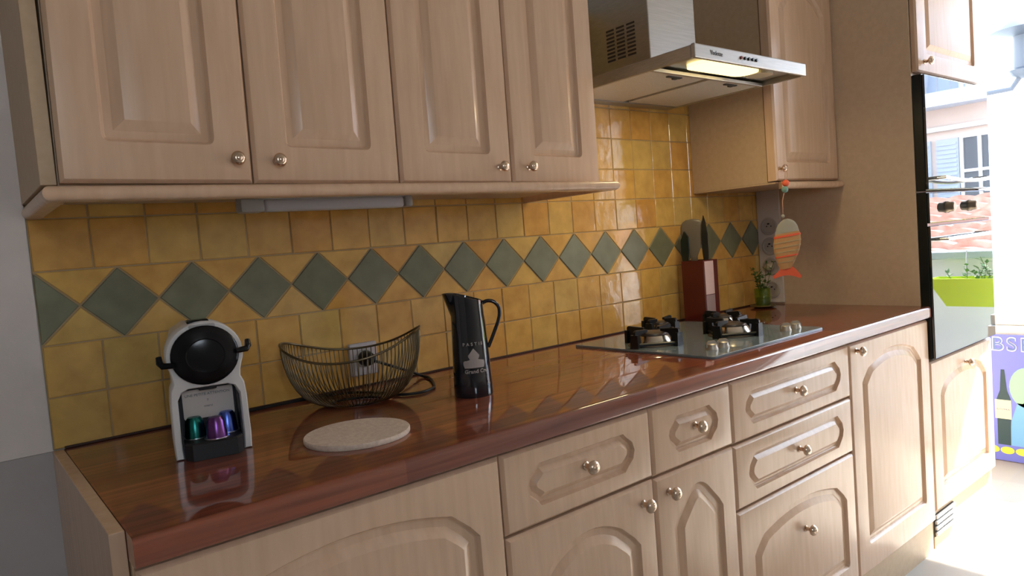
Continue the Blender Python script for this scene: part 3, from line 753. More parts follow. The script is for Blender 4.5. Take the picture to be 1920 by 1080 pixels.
# ------------------------------------------------------------------ cork trivet
M_cork = noise_color(mat('pale_cork', (0.55, 0.40, 0.28), 0.85), 150, (0.68, 0.53, 0.42), (0.80, 0.66, 0.54), bump=0.3, bscale=220, bdist=0.002)
b = bmesh.new(); lathe(b, [(0.0955, 0.0), (0.0965, 0.002), (0.0965, 0.0075), (0.0950, 0.0095), (0.0003, 0.0095)], (0, 0, 0), 64)
single('cork_trivet', b, M_cork, 'round pale cork mat lying on the worktop in front of the wire bowl', 'trivet', smooth=40, loc=(0.429, -0.440, 0.0004))

# ------------------------------------------------------------------ black jug
def jug():
    c = (0.766, -0.342, 0.0); a = math.radians(-34.7)
    t = thing('jug', 'tall black glossy jug with white print and a loop handle on the worktop', 'jug', c, rotz=a)
    M_jug = mat('black_glaze', (0.006, 0.008, 0.014), 0.07, spec=0.6, coat=0.5)
    n = 48; bm = bmesh.new(); rings = []
    prof = [(0.0430, 0.0), (0.0442, 0.003), (0.0435, 0.03), (0.0410, 0.10), (0.0385, 0.16), (0.0372, 0.18), (0.0368, 0.192), (0.0365, 0.205), (0.0360, 0.218)]
    def pt(r, z, th, inner=0.0):
        s_ = max(0.0, math.cos(th - math.pi)) ** 14 * max(0.0, (z - 0.178) / 0.040) ** 1.2
        rr = r - inner + 0.018 * s_
        zz = z + (0.0105 * (-math.cos(th)) + 0.003) * max(0.0, (z - 0.19) / 0.028)
        return (rr * math.cos(th), rr * math.sin(th), zz)
    for r, z in prof: rings.append([pt(r, z, 2 * math.pi * k / n) for k in range(n)])
    for r, z in ((0.0360, 0.2185), (0.0350, 0.214), (0.036, 0.17), (0.039, 0.08), (0.040, 0.008)): rings.append([pt(r, z, 2 * math.pi * k / n, 0.0028) for k in range(n)])
    loft(bm, rings); part('body', bm, M_jug, t, smooth=45, local=True)
    bm = bmesh.new()
    pts = [(0.033, 0, 0.203), (0.046, 0, 0.208), (0.060, 0, 0.205), (0.0705, 0, 0.193), (0.0715, 0, 0.176), (0.066, 0, 0.158), (0.057, 0, 0.138), (0.0485, 0, 0.120), (0.0405, 0, 0.104)]
    # smooth the handle path
    q = [Vector(p) for p in pts]; sm = []
    for i in range(len(q) - 1):
        p0, p1, p2, p3 = q[max(i - 1, 0)], q[i], q[i + 1], q[min(i + 2, len(q) - 1)]
        for k in range(5):
            u = k / 5; sm.append(0.5 * ((2 * p1) + (p2 - p0) * u + (2 * p0 - 5 * p1 + 4 * p2 - p3) * u * u + (3 * p1 - p0 - 3 * p2 + p3) * u ** 3))
    sm.append(q[-1]); tube(bm, sm, 0.0042, 10); part('handle', bm, M_jug, t, smooth=True, local=True)
    # white print wrapped round the body facing the camera (local -y)
    M_print = mat('jug_print', (0.42, 0.37, 0.34), 0.5)
    def wrap(o):
        for v in o.data.vertices:
            x, z = v.co.x, v.co.z; r = 0.0432 - 0.0022 * (z - 0.03) / 0.07 + 0.0003; th = x / r
            d = -v.co.y
            v.co = ((r + max(d, 0) * 1.0) * math.sin(th), -(r + max(d, 0)) * math.cos(th), z)
    def wtext(s_, size, x, z, sp=1.0, bold=False, nm='lettering'):
        M = Matrix.Translation((x, 0.0, z)) @ RX
        o = text_mesh(nm, s_, size, M_print, t, M, bold=bold, spacing=sp, ext=0.0005); wrap(o); return o
    wtext('PASTIS', 0.0095, 0.006, 0.1185, 1.75, True); wtext('Grand Cru', 0.0115, 0.010, 0.0585, 1.05, True)
    bm = bmesh.new()
    # emblem: a blossom over a broad spread base, cut in fine strips so it bends with the jug
    def half(z):      # half width of emblem at height z (0..1)
        if z < 0.42: return 0.022 + 0.003 * math.sin(z * 7)
        return 0.0135 * (1 - (z - 0.62) / 0.38) if z > 0.62 else 0.0090 + 0.0045 * (z - 0.42) / 0.20
    N_ = 14
    for i in range(N_):
        z0, z1 = i / N_, (i + 1) / N_; w0, w1 = half(z0), half(z1)
        m_ = 8
        for k in range(m_):
            u0, u1 = -1 + 2 * k / m_, -1 + 2 * (k + 1) / m_
            if z1 < 0.42 and False: continue
            vs = [(u0 * w0 + 0.006, z0), (u1 * w0 + 0.006, z0), (u1 * w1 + 0.006, z1), (u0 * w1 + 0.006, z1)]
            vv = []
            for x, zz in vs:
                Z = 0.0665 + zz * 0.043; r = 0.0432 - 0.0022 * (Z - 0.03) / 0.07 + 0.0006; th = x / r
                vv.append(bm.verts.new((r * math.sin(th), -r * math.cos(th), Z)))
            bm.faces.new(vv)
    bmesh.ops.remove_doubles(bm, verts=bm.verts, dist=1e-5)
    part('emblem', bm, M_print, t, local=True)
jug()

# ------------------------------------------------------------------ wall socket, plug and lead behind the bowl
t = thing('wall_socket', 'square white wall socket on the tiles behind the wire bowl', 'socket', (0.669, -0.002, 0.028))
b = bmesh.new(); prism_xz(b, rrect(0.631, 0.707, 0.030, 0.112, 0.005), -0.0125, -0.0022, 0.002); part('plate', b, mat('socket_white', (0.62, 0.58, 0.58), 0.35), t, smooth=40)
b = bmesh.new(); lathe(b, [(0.024, 0.0), (0.024, -0.002), (0.021, -0.0028), (0.0205, -0.0002), (0.0003, -0.0001)], (0.669, -0.0126, 0.0730), 32, 'y', cap0=False); part('recess', b, M_sock, t, smooth=30)
t = thing('power_lead', 'black plug with its lead hanging behind and right of the wire bowl', 'cable', (0.669, -0.03, 0.003))
b = bmesh.new(); lathe(b, [(0.019, 0.0), (0.0195, -0.012), (0.015, -0.030), (0.008, -0.036), (0.0005, -0.037)], (0.669, -0.0160, 0.0730), 24, 'y'); part('plug', b, M_matblack, t, smooth=40)
q = [(0.672, -0.046, 0.070), (0.690, -0.050, 0.062), (0.735, -0.045, 0.042), (0.785, -0.040, 0.020), (0.812, -0.045, 0.0050), (0.812, -0.075, 0.0042), (0.795, -0.12, 0.0042), (0.772, -0.165, 0.0042), (0.745, -0.205, 0.0042), (0.700, -0.225, 0.0042), (0.660, -0.205, 0.0042), (0.640, -0.15, 0.0042), (0.60, -0.065, 0.0042), (0.50, -0.032, 0.0042), (0.40, -0.027, 0.0042), (0.31, -0.026, 0.0042)]
q = [Vector(p) for p in q]; sm = []
for i in range(len(q) - 1):
    p0, p1, p2, p3 = q[max(i - 1, 0)], q[i], q[i + 1], q[min(i + 2, len(q) - 1)]
    for k in range(6):
        u = k / 6; sm.append(0.5 * ((2 * p1) + (p2 - p0) * u + (2 * p0 - 5 * p1 + 4 * p2 - p3) * u * u + (3 * p1 - p0 - 3 * p2 + p3) * u ** 3))
sm.append(q[-1]); b = bmesh.new(); tube(b, sm, 0.0035, 8); part('lead', b, M_matblack, t, smooth=True)

# ------------------------------------------------------------------ knife block and utensils
KX0, KX1, KY0, KY1 = 1.908, 1.990, -0.150, -0.058
t = thing('knife_block', 'dark red upright block holding kitchen tools behind the hob', 'knife block', ((KX0 + KX1) / 2, -0.1, 0.0))
M_red = mat('dark_red_lacquer', (0.105, 0.010, 0.012), 0.15, spec=0.6)
b = bmesh.new()
# hollow block: four walls and a floor
wl = 0.006
box(b, KX0, KX0 + wl, KY0, KY1, 0.0006, 0.220); box(b, KX1 - wl, KX1, KY0, KY1, 0.0006, 0.220)
box(b, KX0 + wl, KX1 - wl, KY0, KY0 + wl, 0.0006, 0.220); box(b, KX0 + wl, KX1 - wl, KY1 - wl, KY1, 0.0006, 0.220)
box(b, KX0 + wl, KX1 - wl, KY0 + wl, KY1 - wl, 0.0006, 0.008)
part('body', b, M_red, t)
b = bmesh.new(); box(b, KX0 + 0.006, KX0 + 0.056, KY0 - 0.0018, KY0 - 0.0002, 0.100, 0.216, 0.0004); part('label_panel', b, mat('pale_pink_panel', (0.75, 0.52, 0.50), 0.25), t)
b = bmesh.new(); box(b, KX0 + 0.006, KX0 + 0.056, KY0 - 0.0018, KY0 - 0.0002, 0.012, 0.098, 0.0004); part('label_panel', b, mat('grey_pink_panel', (0.36, 0.24, 0.24), 0.25), t, label='greyer lower panel')
# skimmer: broad round greyish head on a stem
M_sk = mat('grey_brown_nylon', (0.17, 0.14, 0.10), 0.3)
t = thing('skimmer', 'grey-brown round-headed skimmer standing in the knife block', 'utensil', (1.950, -0.100, 0.010))
b = bmesh.new(); n = 20; rings = []
for zz, hw, th_ in ((0.20, 0.010, 0.004), (0.235, 0.013, 0.004), (0.262, 0.024, 0.005), (0.285, 0.036, 0.007), (0.315, 0.044, 0.009), (0.340, 0.043, 0.009), (0.356, 0.036, 0.007), (0.364, 0.024, 0.005), (0.367, 0.006, 0.002)):
    rings.append([(1.948 + th_ * math.cos(2 * math.pi * k / n) * 0.8 - 0.5 * hw * math.sin(2 * math.pi * k / n), -0.086 + hw * 0.85 * math.sin(2 * math.pi * k / n), zz) for k in range(n)])
loft(b, rings); part('head', b, M_sk, t, smooth=True)
b = bmesh.new(); tube(b, [(1.955, -0.098, 0.012), (1.952, -0.090, 0.205)], 0.005, 10); part('handle', b, M_sk, t, smooth=True)
t = thing('spatula', 'dark green spatula behind the skimmer in the knife block', 'utensil', (1.935, -0.070, 0.010))
b = bmesh.new(); P = [(-0.008, 0.20), (0.010, 0.20), (0.016, 0.25), (0.014, 0.295), (-0.004, 0.325), (-0.022, 0.305), (-0.024, 0.26)]
loft(b, [[(1.920 + v, -0.0665 + u * 0.85, z) for u, z in P] for v in (-0.003, 0.003)])
tube(b, [(1.926, -0.072, 0.012), (1.920, -0.068, 0.21)], 0.005, 8)
part('blade', b, mat('dark_green_nylon', (0.012, 0.022, 0.018), 0.3), t)
t = thing('kitchen_knife', 'black-bladed knife standing blade up in the knife block', 'knife', (1.950, -0.132, 0.010))
b = bmesh.new(); P = [(-0.008, 0.20), (0.008, 0.20), (0.012, 0.25), (0.012, 0.31), (0.006, 0.350), (-0.002, 0.376), (-0.008, 0.355), (-0.013, 0.31), (-0.013, 0.25)]
loft(b, [[(1.950 + v, -0.134 - u, z) for u, z in P] for v in (-0.0018, 0.0018)])
part('blade', b, mat('black_blade', (0.018, 0.020, 0.022), 0.25), t)
b = bmesh.new(); tube(b, [(1.950, -0.132, 0.012), (1.950, -0.134, 0.205)], 0.007, 8); part('handle', b, M_matblack, t, smooth=True)

# ------------------------------------------------------------------ plant in a green glass on a saucer
b = bmesh.new(); lathe(b, [(0.028, 0.0), (0.040, 0.003), (0.050, 0.008), (0.049, 0.0095), (0.038, 0.006), (0.0003, 0.0045)], (0, 0, 0), 32)
single('saucer', b, mat('olive_saucer', (0.16, 0.11, 0.03), 0.3), 'small olive saucer under the plant glass in the far corner', 'saucer', smooth=40, loc=(2.372, -0.085, 0.0004))
t = thing('potted_plant', 'small leafy sprig in a green glass on a saucer in the far corner', 'plant', (2.372, -0.085, 0.0105))
M_gg = mat('green_glass', (0.50, 0.66, 0.12), 0.05, trans=0.9, ior=1.45)
b = bmesh.new(); lathe(b, [(0.0003, -0.004), (0.027, -0.004), (0.031, 0.030), (0.031, 0.065), (0.0285, 0.065), (0.0285, 0.030), (0.025, 0.000), (0.0003, 0.000)], (0, 0, 0), 32, cap0=False, cap1=False); part('glass', b, M_gg, t, smooth=40, local=True)
M_leaf = mat('leaf_green', (0.06, 0.14, 0.025), 0.45); M_leaf2 = mat('moss_green', (0.10, 0.15, 0.02), 0.6)
b = bmesh.new(); lathe(b, [(0.0003, 0.002), (0.024, 0.002), (0.0275, 0.024), (0.026, 0.030), (0.0003, 0.031)], (0, 0, 0), 20); part('moss', b, M_leaf2, t, smooth=True, local=True)
stems = bmesh.new(); leaves = bmesh.new(); rnd = random.Random(3)
for k in range(7):
    a = rnd.uniform(0, 6.28); ln = rnd.uniform(0.06, 0.125); lean = rnd.uniform(0.1, 0.5)
    if k < 4: a = math.radians(150 + 35 * k)
    pts = [Vector((0.008 * math.cos(a), 0.008 * math.sin(a), 0.015)) + Vector((math.cos(a) * lean * ln * (u / 6) ** 1.5, math.sin(a) * lean * ln * (u / 6) ** 1.5, (ln + 0.03) * u / 6)) for u in range(7)]
    tube(stems, pts, 0.0011, 5)
    for u in range(2, 7):
        for s_ in range(3):
            p = pts[u]; d = Vector((rnd.uniform(-1, 1), rnd.uniform(-1, 1), rnd.uniform(-0.2, 0.8))).normalized(); w_ = d.cross(Vector((0, 0, 1))).normalized(); l_ = rnd.uniform(0.012, 0.020); nn = d.cross(w_) * 0.0008
            v = [p, p + d * l_ * 0.4 + w_ * l_ * 0.32 + nn, p + d * l_, p + d * l_ * 0.4 - w_ * l_ * 0.32 + nn]
            vt = [leaves.verts.new(q_) for q_ in v]; vb = [leaves.verts.new(q_ - nn * 1.5) for q_ in v]
            leaves.faces.new(vt); leaves.faces.new(vb[::-1])
            for i in range(4): leaves.faces.new((vt[i], vb[i], vb[(i + 1) % 4], vt[(i + 1) % 4]))
part('stems', stems, M_leaf2, t, local=True); part('leaves', leaves, M_leaf, t, local=True)

# ------------------------------------------------------------------ hanging wooden fish
def fish():
    c0 = (2.040, -0.380, 0.145)
    t = thing('hanging_fish', 'orange striped wooden fish hung by a beaded string from the far cabinet knob', 'ornament', c0, rotz=math.radians(-60))
    q = Matrix.Rotation(math.radians(60), 3, 'Z')
    def loc(x, y, z): return tuple(q @ Vector((x - c0[0], y - c0[1], z - c0[2])))
    prof = [(0.030, 0.019), (0.045, 0.024), (0.070, 0.034), (0.095, 0.041), (0.117, 0.0430), (0.140, 0.0405), (0.155, 0.036), (0.168, 0.033), (0.180, 0.027), (0.190, 0.017), (0.195, 0.006)]
    def hw(z):
        for (za, wa), (zb, wb) in zip(prof, prof[1:]):
            if za <= z <= zb: return wa + (wb - wa) * (z - za) / (zb - za)
        return prof[0][1] if z < prof[0][0] else prof[-1][1]
    def body(z0, z1, m_, nm, lab=None, n=10, extra=0.0):
        b = bmesh.new(); rings = []; k = 20
        for i in range(n + 1):
            z = z0 + (z1 - z0) * i / n; h = hw(z) + extra
            rings.append([(h * math.cos(2 * math.pi * j / k) + 0.010 * math.sin((z - 0.03) * 12), (0.007 + extra) * math.sin(2 * math.pi * j / k), z + 0.12 * h * math.cos(2 * math.pi * j / k)) for j in range(k)])
        loft(b, rings); part(nm, b, m_, t, smooth=50, label=lab, local=True)
    Mo = mat('weathered_orange', (0.50, 0.27, 0.12), 0.6); Mr = mat('coral_red', (0.80, 0.13, 0.06), 0.55); Mg = mat('weathered_grey', (0.36, 0.35, 0.31), 0.6); Mc = mat('weathered_cream', (0.46, 0.35, 0.20), 0.6)
    body(0.030, 0.1495, Mo, 'body'); body(0.150, 0.195, Mg, 'head', 'grey rounded head')
    for z0, z1, m_, in ((0.136, 0.143, Mr), (0.118, 0.122, Mc), (0.102, 0.106, Mc), (0.086, 0.090, Mc), (0.070, 0.075, Mr), (0.052, 0.056, Mc)):
        body(z0, z1, m_, 'stripe', n=2, extra=0.0012)
    b = bmesh.new(); P = [(-0.014, 0.036), (-0.024, 0.024), (-0.046, 0.006), (-0.042, 0.000), (-0.014, 0.008), (0.006, 0.010), (0.026, 0.006), (0.048, -0.002), (0.052, 0.004), (0.038, 0.022), (0.026, 0.034), (0.012, 0.038)][::-1]
    P = [(x * 0.9, z) for x, z in P]
    prism_xz(b, P, -0.004, 0.004, 0.001); part('tail', b, Mr, t, local=True)
    b = bmesh.new()
    def tb(P, r=0.0013): tube(b, [loc(*p) for p in P], r, 6)
    tb([(2.080, -0.374, 0.502), (2.066, -0.381, 0.478), (2.058, -0.386, 0.462), (2.048, -0.386, 0.435), (2.041, -0.381, 0.400), (2.040, -0.380, 0.340)])
    tb([(2.0965, -0.372, 0.502), (2.086, -0.378, 0.484), (2.068, -0.384, 0.470), (2.058, -0.386, 0.462)])
    tb([(2.080, -0.374, 0.502), (2.080, -0.3745, 0.5185), (2.088, -0.3745, 0.5215), (2.096, -0.3745, 0.5185), (2.0965, -0.372, 0.502)])
    part('string', b, mat('pink_string', (0.55, 0.32, 0.22), 0.8), t, smooth=True, local=True)
    for p, r, m_ in (((2.057, -0.387, 0.458), 0.0115, Mr), ((2.049, -0.387, 0.437), 0.0110, mat('teal_bead', (0.16, 0.30, 0.27), 0.4)), ((2.040, -0.380, 0.350), 0.006, Mg)):
        b = bmesh.new(); bmesh.ops.create_icosphere(b, subdivisions=3, radius=r, matrix=Matrix.Translation(loc(*p))); part('bead', b, m_, t, smooth=True, local=True)
fish()

# ------------------------------------------------------------------ poster leaning under the end window
def poster():
    PX = 3.676; y0, y1 = -0.81, -0.400; z0, z1 = -H + 0.002, -0.276
    t = thing('poster', 'framed blue advertising poster with white capitals standing below the end window', 'poster', (PX, (y0 + y1) / 2, -H))
    Mb = mat('poster_blue', (0.16, 0.20, 0.75), 0.4)
    part('board', BX(PX, PX + 0.012, y0, y1, z0, z1, 0.002), Mb, t)
    off = Vector(OFF[t.name])
    # local helper: board coordinates (u to the right as seen from the room = -y, v up)
    def flat(P, m_, nm, lift=0.0012, lab=None):
        b = bmesh.new(); loft(b, [[(PX - 0.0002, -u, v) for u, v in P], [(PX - lift, -u, v) for u, v in P]]); return part(nm, b, m_, t, label=lab)
    def ell(cu, cv, ru, rv, n=24): return [(cu + ru * math.cos(2 * math.pi * k / n), cv + rv * math.sin(2 * math.pi * k / n)) for k in range(n)]
    RM = Matrix(((0, 0, -1, 0), (-1, 0, 0, 0), (0, 1, 0, 0), (0, 0, 0, 1)))
    def txt(s_, size, u, v, m_, lift, bold, nm):
        return text_mesh(nm, s_, size, m_, t, Matrix.Translation(Vector((PX - lift, -u, v)) - off) @ RM, bold=bold, ext=0.0006)
    Mw = mat('poster_white', (0.85, 0.86, 0.9), 0.5); Mn = mat('poster_navy', (0.12, 0.20, 0.50), 0.5); My = mat('poster_yellow', (0.75, 0.78, 0.10), 0.5)
    us = [0.434, 0.489, 0.545, 0.600, 0.655, 0.710, 0.765]
    for ch_, u in zip('ABSENTE', us):
        o = txt(ch_, 0.092, u, -0.322, Mw, 0.0020, True, 'letter'); 
        txt(ch_, 0.084, u, -0.322, Mn, 0.0040, False, 'letter_core')
    flat(ell(0.600, -0.52, 0.070, 0.095), mat('poster_green', (0.30, 0.62, 0.42), 0.5), 'painted_face')
    flat([(0.575, -0.605), (0.625, -0.605), (0.640, -0.580), (0.600, -0.570)], mat('poster_orange', (0.75, 0.25, 0.08), 0.5), 'painted_beard')
    flat([(0.520, -0.80), (0.72, -0.80), (0.70, -0.64), (0.64, -0.595), (0.56, -0.595), (0.535, -0.68)], mat('poster_sky', (0.16, 0.42, 0.80), 0.5), 'painted_coat')
    flat([(0.478, -0.80), (0.530, -0.80), (0.534, -0.58), (0.520, -0.54), (0.512, -0.44), (0.498, -0.44), (0.492, -0.54), (0.478, -0.58)], mat('poster_dark', (0.02, 0.06, 0.08), 0.5), 'painted_bottle', 0.0018)
    flat([(0.470, -0.675), (0.536, -0.675), (0.536, -0.585), (0.470, -0.585)], mat('poster_cream', (0.80, 0.78, 0.50), 0.5), 'painted_label', 0.0026)
    txt('ALCOHOL', 0.012, 0.503, -0.63, Mn, 0.0034, False, 'label_print')
    for k in range(6): flat(ell(0.455 + 0.060 * k, -0.826, 0.028, 0.017), My, 'yellow_spot', 0.0026)
poster()

# ------------------------------------------------------------------ outside: parapet, planter, neighbouring houses
M_stone = noise_color(mat('pale_render', (0.72, 0.70, 0.68), 0.8), 3, (0.80, 0.80, 0.80), (0.88, 0.87, 0.85))
M_pav = noise_color(mat('balcony_tiles', (0.5, 0.45, 0.4), 0.8), 3, (0.72, 0.68, 0.62), (0.80, 0.76, 0.70))
single('balcony_floor', BX(3.88, 4.75, -5.2, 2.6, -H - 0.1, -H), M_pav, kind='structure').name = 'trim_3'
t = thing('balcony_parapet', 'pale rendered balcony parapet with a flat coping outside the window', 'parapet', (4.6, -1.3, -H))
part('wall', BX(4.55, 4.68, -5.2, 2.6, -H, 0.03), M_stone, t)
part('coping', BX(4.52, 4.71, -5.2, 2.6, 0.031, 0.075, 0.006), mat('blue_grey_coping', (0.50, 0.58, 0.60), 0.6), t)
# lime planter hung on the parapet
def planter():
    t = thing('planter', 'lime green trough planter with small leafy plants hung outside the window', 'planter', (4.36, -1.03, -0.225))
    Ml = mat('lime_plastic', (0.66, 0.82, 0.03), 0.4)
    x0, x1, y0, y1 = 4.28, 4.45, -1.34, -0.74; zb_, zt_ = -0.225, -0.065
    b = bmesh.new()
    lo_ = [(x0 + 0.03, y0 + 0.09, zb_), (x1 - 0.03, y0 + 0.09, zb_), (x1 - 0.03, y1 - 0.09, zb_), (x0 + 0.03, y1 - 0.09, zb_)]
    hi_ = [(x0, y0, zt_), (x1, y0, zt_), (x1, y1, zt_), (x0, y1, zt_)]
    hi2 = [(x0 + 0.012, y0 + 0.012, zt_), (x1 - 0.012, y0 + 0.012, zt_), (x1 - 0.012, y1 - 0.012, zt_), (x0 + 0.012, y1 - 0.012, zt_)]
    in_ = [(x0 + 0.016, y0 + 0.022, zt_ - 0.03), (x1 - 0.016, y0 + 0.022, zt_ - 0.03), (x1 - 0.016, y1 - 0.022, zt_ - 0.03), (x0 + 0.016, y1 - 0.022, zt_ - 0.03)]
    loft(b, [lo_, hi_, hi2, in_]); part('trough', b, Ml, t)
    b = bmesh.new()
    for yy in (y0 + 0.14, y1 - 0.14): tube(b, [(x1 - 0.005, yy, -0.10), (x1 + 0.03, yy, 0.0), (4.50, yy, 0.080), (4.60, yy, 0.082)], 0.004, 6)
    part('hook', b, M_steel, t)
    lv = bmesh.new(); st = bmesh.new(); r = random.Random(5)
    for k in range(26):
        px, py = r.uniform(x0 + 0.03, x1 - 0.03), r.uniform(y0 + 0.10, y1 - 0.03); h = r.uniform(0.05, 0.15)
        top = Vector((px + r.uniform(-.04, .04), py + r.uniform(-.05, .05), zt_ - 0.03 + h))
        base = Vector((px, py, zt_ - 0.035)); tube(st, [base, (base + top) / 2 + Vector((0.005, 0, 0)), top], 0.0018, 4)
        for j in range(9):
            p = base.lerp(top, 0.25 + 0.09 * j); d = Vector((r.uniform(-1, 1), r.uniform(-1, 1), r.uniform(-0.2, 0.7))).normalized(); w_ = d.cross(Vector((0, 0, 1))).normalized(); l_ = r.uniform(0.02, 0.035); nn = Vector((0, 0, 0.001))
            v = [p, p + d * l_ * 0.45 + w_ * l_ * 0.33, p + d * l_, p + d * l_ * 0.45 - w_ * l_ * 0.33]
            vt = [lv.verts.new(q_ + nn) for q_ in v]; vb = [lv.verts.new(q_ - nn) for q_ in v]
            lv.faces.new(vt); lv.faces.new(vb[::-1])
            for i in range(4): lv.faces.new((vt[i], vb[i], vb[(i + 1) % 4], vt[(i + 1) % 4]))
    part('soil', BX(x0 + 0.018, x1 - 0.018, y0 + 0.024, y1 - 0.024, zt_ - 0.045, zt_ - 0.031), mat('soil', (0.06, 0.04, 0.03), 0.9), t)
    part('stems', st, M_leaf2, t); part('leaves', lv, mat('planter_leaf', (0.10, 0.24, 0.06), 0.5), t)
planter()
# slab added to block sun and cast the slanting shadow on the tower door
t = thing('shadow_slab', 'pale slab added outside above the end window to shade the tower door', 'shadow_slab', (4.2, -1.3, 1.45))
part('slab', BX(3.885, 4.50, -1.75, -0.35, 1.47, 1.54), M_stone, t)
# tiled roof below
def tiled_roof():
    t = thing('tiled_roof_house', 'low house with a red wavy-tiled roof across the street', 'house', (10.0, -5.5, -3.0))
    x0, x1, z0, z1 = 7.6, 12.2, -0.42, 0.46; y0, y1 = -11.5, -0.6
    part('wall', BX(7.9, 12.0, y0 + 0.3, y1 - 0.3, -3.0, -0.5), M_stone, t)
    b = bmesh.new(); rows = 14; ny = 150
    Mt = noise_color(mat('terracotta_tiles', (0.55, 0.25, 0.17), 0.8), 8, (0.50, 0.24, 0.17), (0.68, 0.42, 0.33))
    for r in range(rows):
        xa, xb = x0 + (x1 - x0) * r / rows, x0 + (x1 - x0) * (r + 1.12) / rows; za, zb_ = z0 + (z1 - z0) * r / rows, z0 + (z1 - z0) * (r + 1.12) / rows
        A = []; B = []; D_ = []
        for k in range(ny + 1):
            y = y0 + (y1 - y0) * k / ny; h = 0.045 * abs(math.sin(math.pi * k / 5.0))
            A.append(b.verts.new((xa, y, za + 0.085 + h))); B.append(b.verts.new((xb, y, zb_ + h + 0.0))); D_.append(b.verts.new((xa, y, za + 0.0)))
        for k in range(ny):
            b.faces.new((A[k], A[k + 1], B[k + 1], B[k])); b.faces.new((D_[k], D_[k + 1], A[k + 1], A[k]))
    part('roof', b, Mt, t)
    part('gutter', BX(x0 - 0.14, x0 - 0.01, y0, y1, z0 - 0.06, z0 + 0.05, 0.02), mat('grey_gutter', (0.35, 0.40, 0.42), 0.5), t)
tiled_roof()
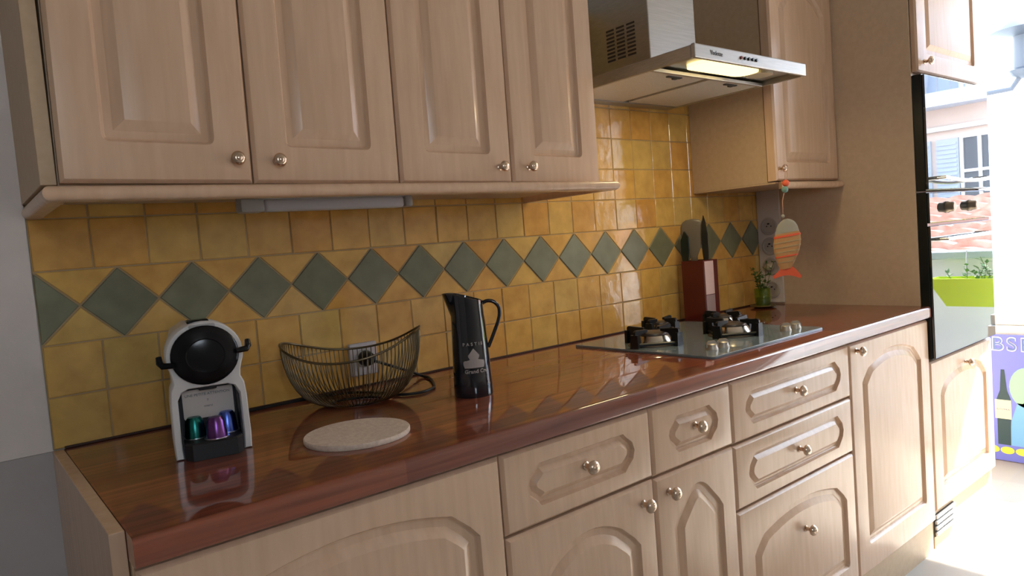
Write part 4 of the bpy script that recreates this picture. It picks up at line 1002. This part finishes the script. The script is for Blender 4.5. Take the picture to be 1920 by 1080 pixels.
def facade():
    X = 14.0
    t = thing('apartment_house', 'pale pink apartment house with grey shutters and a curved balcony behind the roof', 'house', (X + 3, -5, -4.0))
    Mp = noise_color(mat('pink_render', (0.62, 0.50, 0.44), 0.9), 1, (0.60, 0.49, 0.43), (0.68, 0.57, 0.51))
    part('wall', BX(X, X + 5, -13, -0.9, -4, 2.35), Mp, t)
    # mansard storey set back above the balcony
    b = bmesh.new(); loft(b, [[(X + 0.55, -13, 2.4), (X + 5, -13, 2.4), (X + 5, -0.9, 2.4), (X + 0.55, -0.9, 2.4)], [(X + 1.1, -13, 4.1), (X + 5, -13, 4.1), (X + 5, -0.9, 4.1), (X + 1.1, -0.9, 4.1)]])
    part('mansard', b, mat('slate_blue', (0.34, 0.38, 0.46), 0.7), t)
    # curved balcony slab and railing
    n = 60; P = []
    for k in range(n + 1):
        y = -13 + 12.1 * k / n; P.append((X - 0.25 - 0.28 * abs(math.sin(math.pi * (y + 0.6) / 2.9)) ** 0.6, y))
    b = bmesh.new(); prism_xy(b, [(X, -13)] + P + [(X, -0.9)], 2.12, 2.36); so = part('balcony_slab', b, mat('balcony_stone', (0.55, 0.60, 0.68), 0.8), t)
    b = bmesh.new(); tube(b, [(x + 0.06, y, 2.85) for x, y in P], 0.035, 6)
    for x, y in P: tube(b, [(x + 0.06, y, 2.36), (x + 0.06, y, 2.85)], 0.015, 5)
    part('balcony_railing', b, mat('railing_grey', (0.25, 0.28, 0.34), 0.6), t)
    b = bmesh.new(); box(b, X - 0.09, X, -13, -0.9, 1.72, 1.80); part('cornice', b, mat('stone_band', (0.62, 0.60, 0.58), 0.8), t)
    Mg = mat('window_dark', (0.05, 0.06, 0.08), 0.1, spec=0.8); Ms = mat('blue_grey_shutter', (0.42, 0.47, 0.56), 0.6)
    for k in range(7):
        yc = -2.6 - 1.45 * k
        w0 = part('window', BX(X - 0.02, X - 0.001, yc - 0.28, yc + 0.28, 0.35, 1.55), Mg, t)
        f = bmesh.new()
        for yy in (yc - 0.30, yc - 0.02, yc + 0.26): box(f, X - 0.06, X - 0.021, yy, yy + 0.05, 0.33, 1.57)
        for zz in (0.31, 0.95, 1.55): box(f, X - 0.055, X - 0.021, yc - 0.3, yc + 0.31, zz, zz + 0.05)
        part('window_frame', f, M_frame, w0)
        for s_ in (-1, 1):
            f = bmesh.new(); ys = yc + s_ * 0.50
            box(f, X - 0.05, X - 0.002, ys - 0.18, ys + 0.18, 0.33, 1.57)
            for q_ in range(15): box(f, X - 0.065, X - 0.048, ys - 0.15, ys + 0.15, 0.38 + q_ * 0.077, 0.42 + q_ * 0.077)
            part('shutter', f, Ms, t)
        dd = part('dormer', BX(X + 0.35, X + 1.4, yc - 0.42, yc + 0.42, 2.4, 3.55, 0.03), mat('dormer_white', (0.6, 0.62, 0.66), 0.7), t)
        part('pane', BX(X + 0.32, X + 0.349, yc - 0.24, yc + 0.24, 2.5, 3.35), Mg, dd)
    for k in range(3):
        yc = -3.6 - 2.9 * k; b = bmesh.new(); box(b, X + 1.6, X + 2.2, yc - 0.35, yc + 0.35, 4.1, 4.9); part('chimney_stack', b, Mp, t)
facade()
# corner house seen directly through the window
t = thing('corner_house', 'pale corner house with jutting eaves at the upper right outside', 'house', (9.5, 3.2, -4))
part('wall', BX(8.6, 12, 1.0, 6, -4, 1.95), M_stone, t)
b = bmesh.new(); loft(b, [[(8.1, 0.62, 1.93), (12.4, 0.62, 1.93), (12.4, 6, 1.93), (8.1, 6, 1.93)], [(8.1, 0.62, 2.02), (12.4, 0.62, 2.02), (12.4, 6, 2.02), (8.1, 6, 2.02)], [(9.4, 2.6, 2.75), (11, 2.6, 2.75), (11, 4.5, 2.75), (9.4, 4.5, 2.75)]])
part('roof', b, mat('brown_eaves', (0.40, 0.34, 0.30), 0.8), t)
for zz in (-1.1, 0.35): part('window', BX(8.58, 8.599, 1.25, 1.9, zz, zz + 0.75), mat('aqua_shutter', (0.25, 0.42, 0.42), 0.6), t)
# wall lantern
t = thing('street_lantern', 'dark bracket lantern outside at the upper right edge', 'lamp', (6.0, 0.0, 1.3))
Mi = mat('wrought_iron', (0.03, 0.035, 0.045), 0.5)
b = bmesh.new(); lathe(b, [(0.015, 0.0), (0.06, 0.02), (0.085, 0.06), (0.055, 0.075), (0.05, 0.30), (0.19, 0.34), (0.12, 0.41), (0.02, 0.45)], (6.0, -0.01, 1.22), 20); part('lantern', b, Mi, t, smooth=40)
b = bmesh.new(); tube(b, [(6.0, -0.01, 1.26), (6.0, 0.06, 1.16), (6.0, 0.22, 1.16), (6.0, 0.34, 1.10)], 0.018, 8); lathe(b, [(0.02, 0), (0.10, 0.10), (0.10, 0.12)], (6.0, 0.345, 1.05), 12, 'y'); part('bracket', b, Mi, t, smooth=40)
t = thing('lantern_post', 'slim iron post carrying the bracket lantern outside', 'post', (6.0, 0.47, -4))
b = bmesh.new(); tube(b, [(6.0, 0.52, -4), (6.0, 0.52, 1.4)], 0.045, 10); part('pole', b, Mi, t, smooth=40)
single('street_ground', BX(4.75, 40, -30, 30, -4.1, -4.0), M_pav, kind='structure').name = 'trim_4'
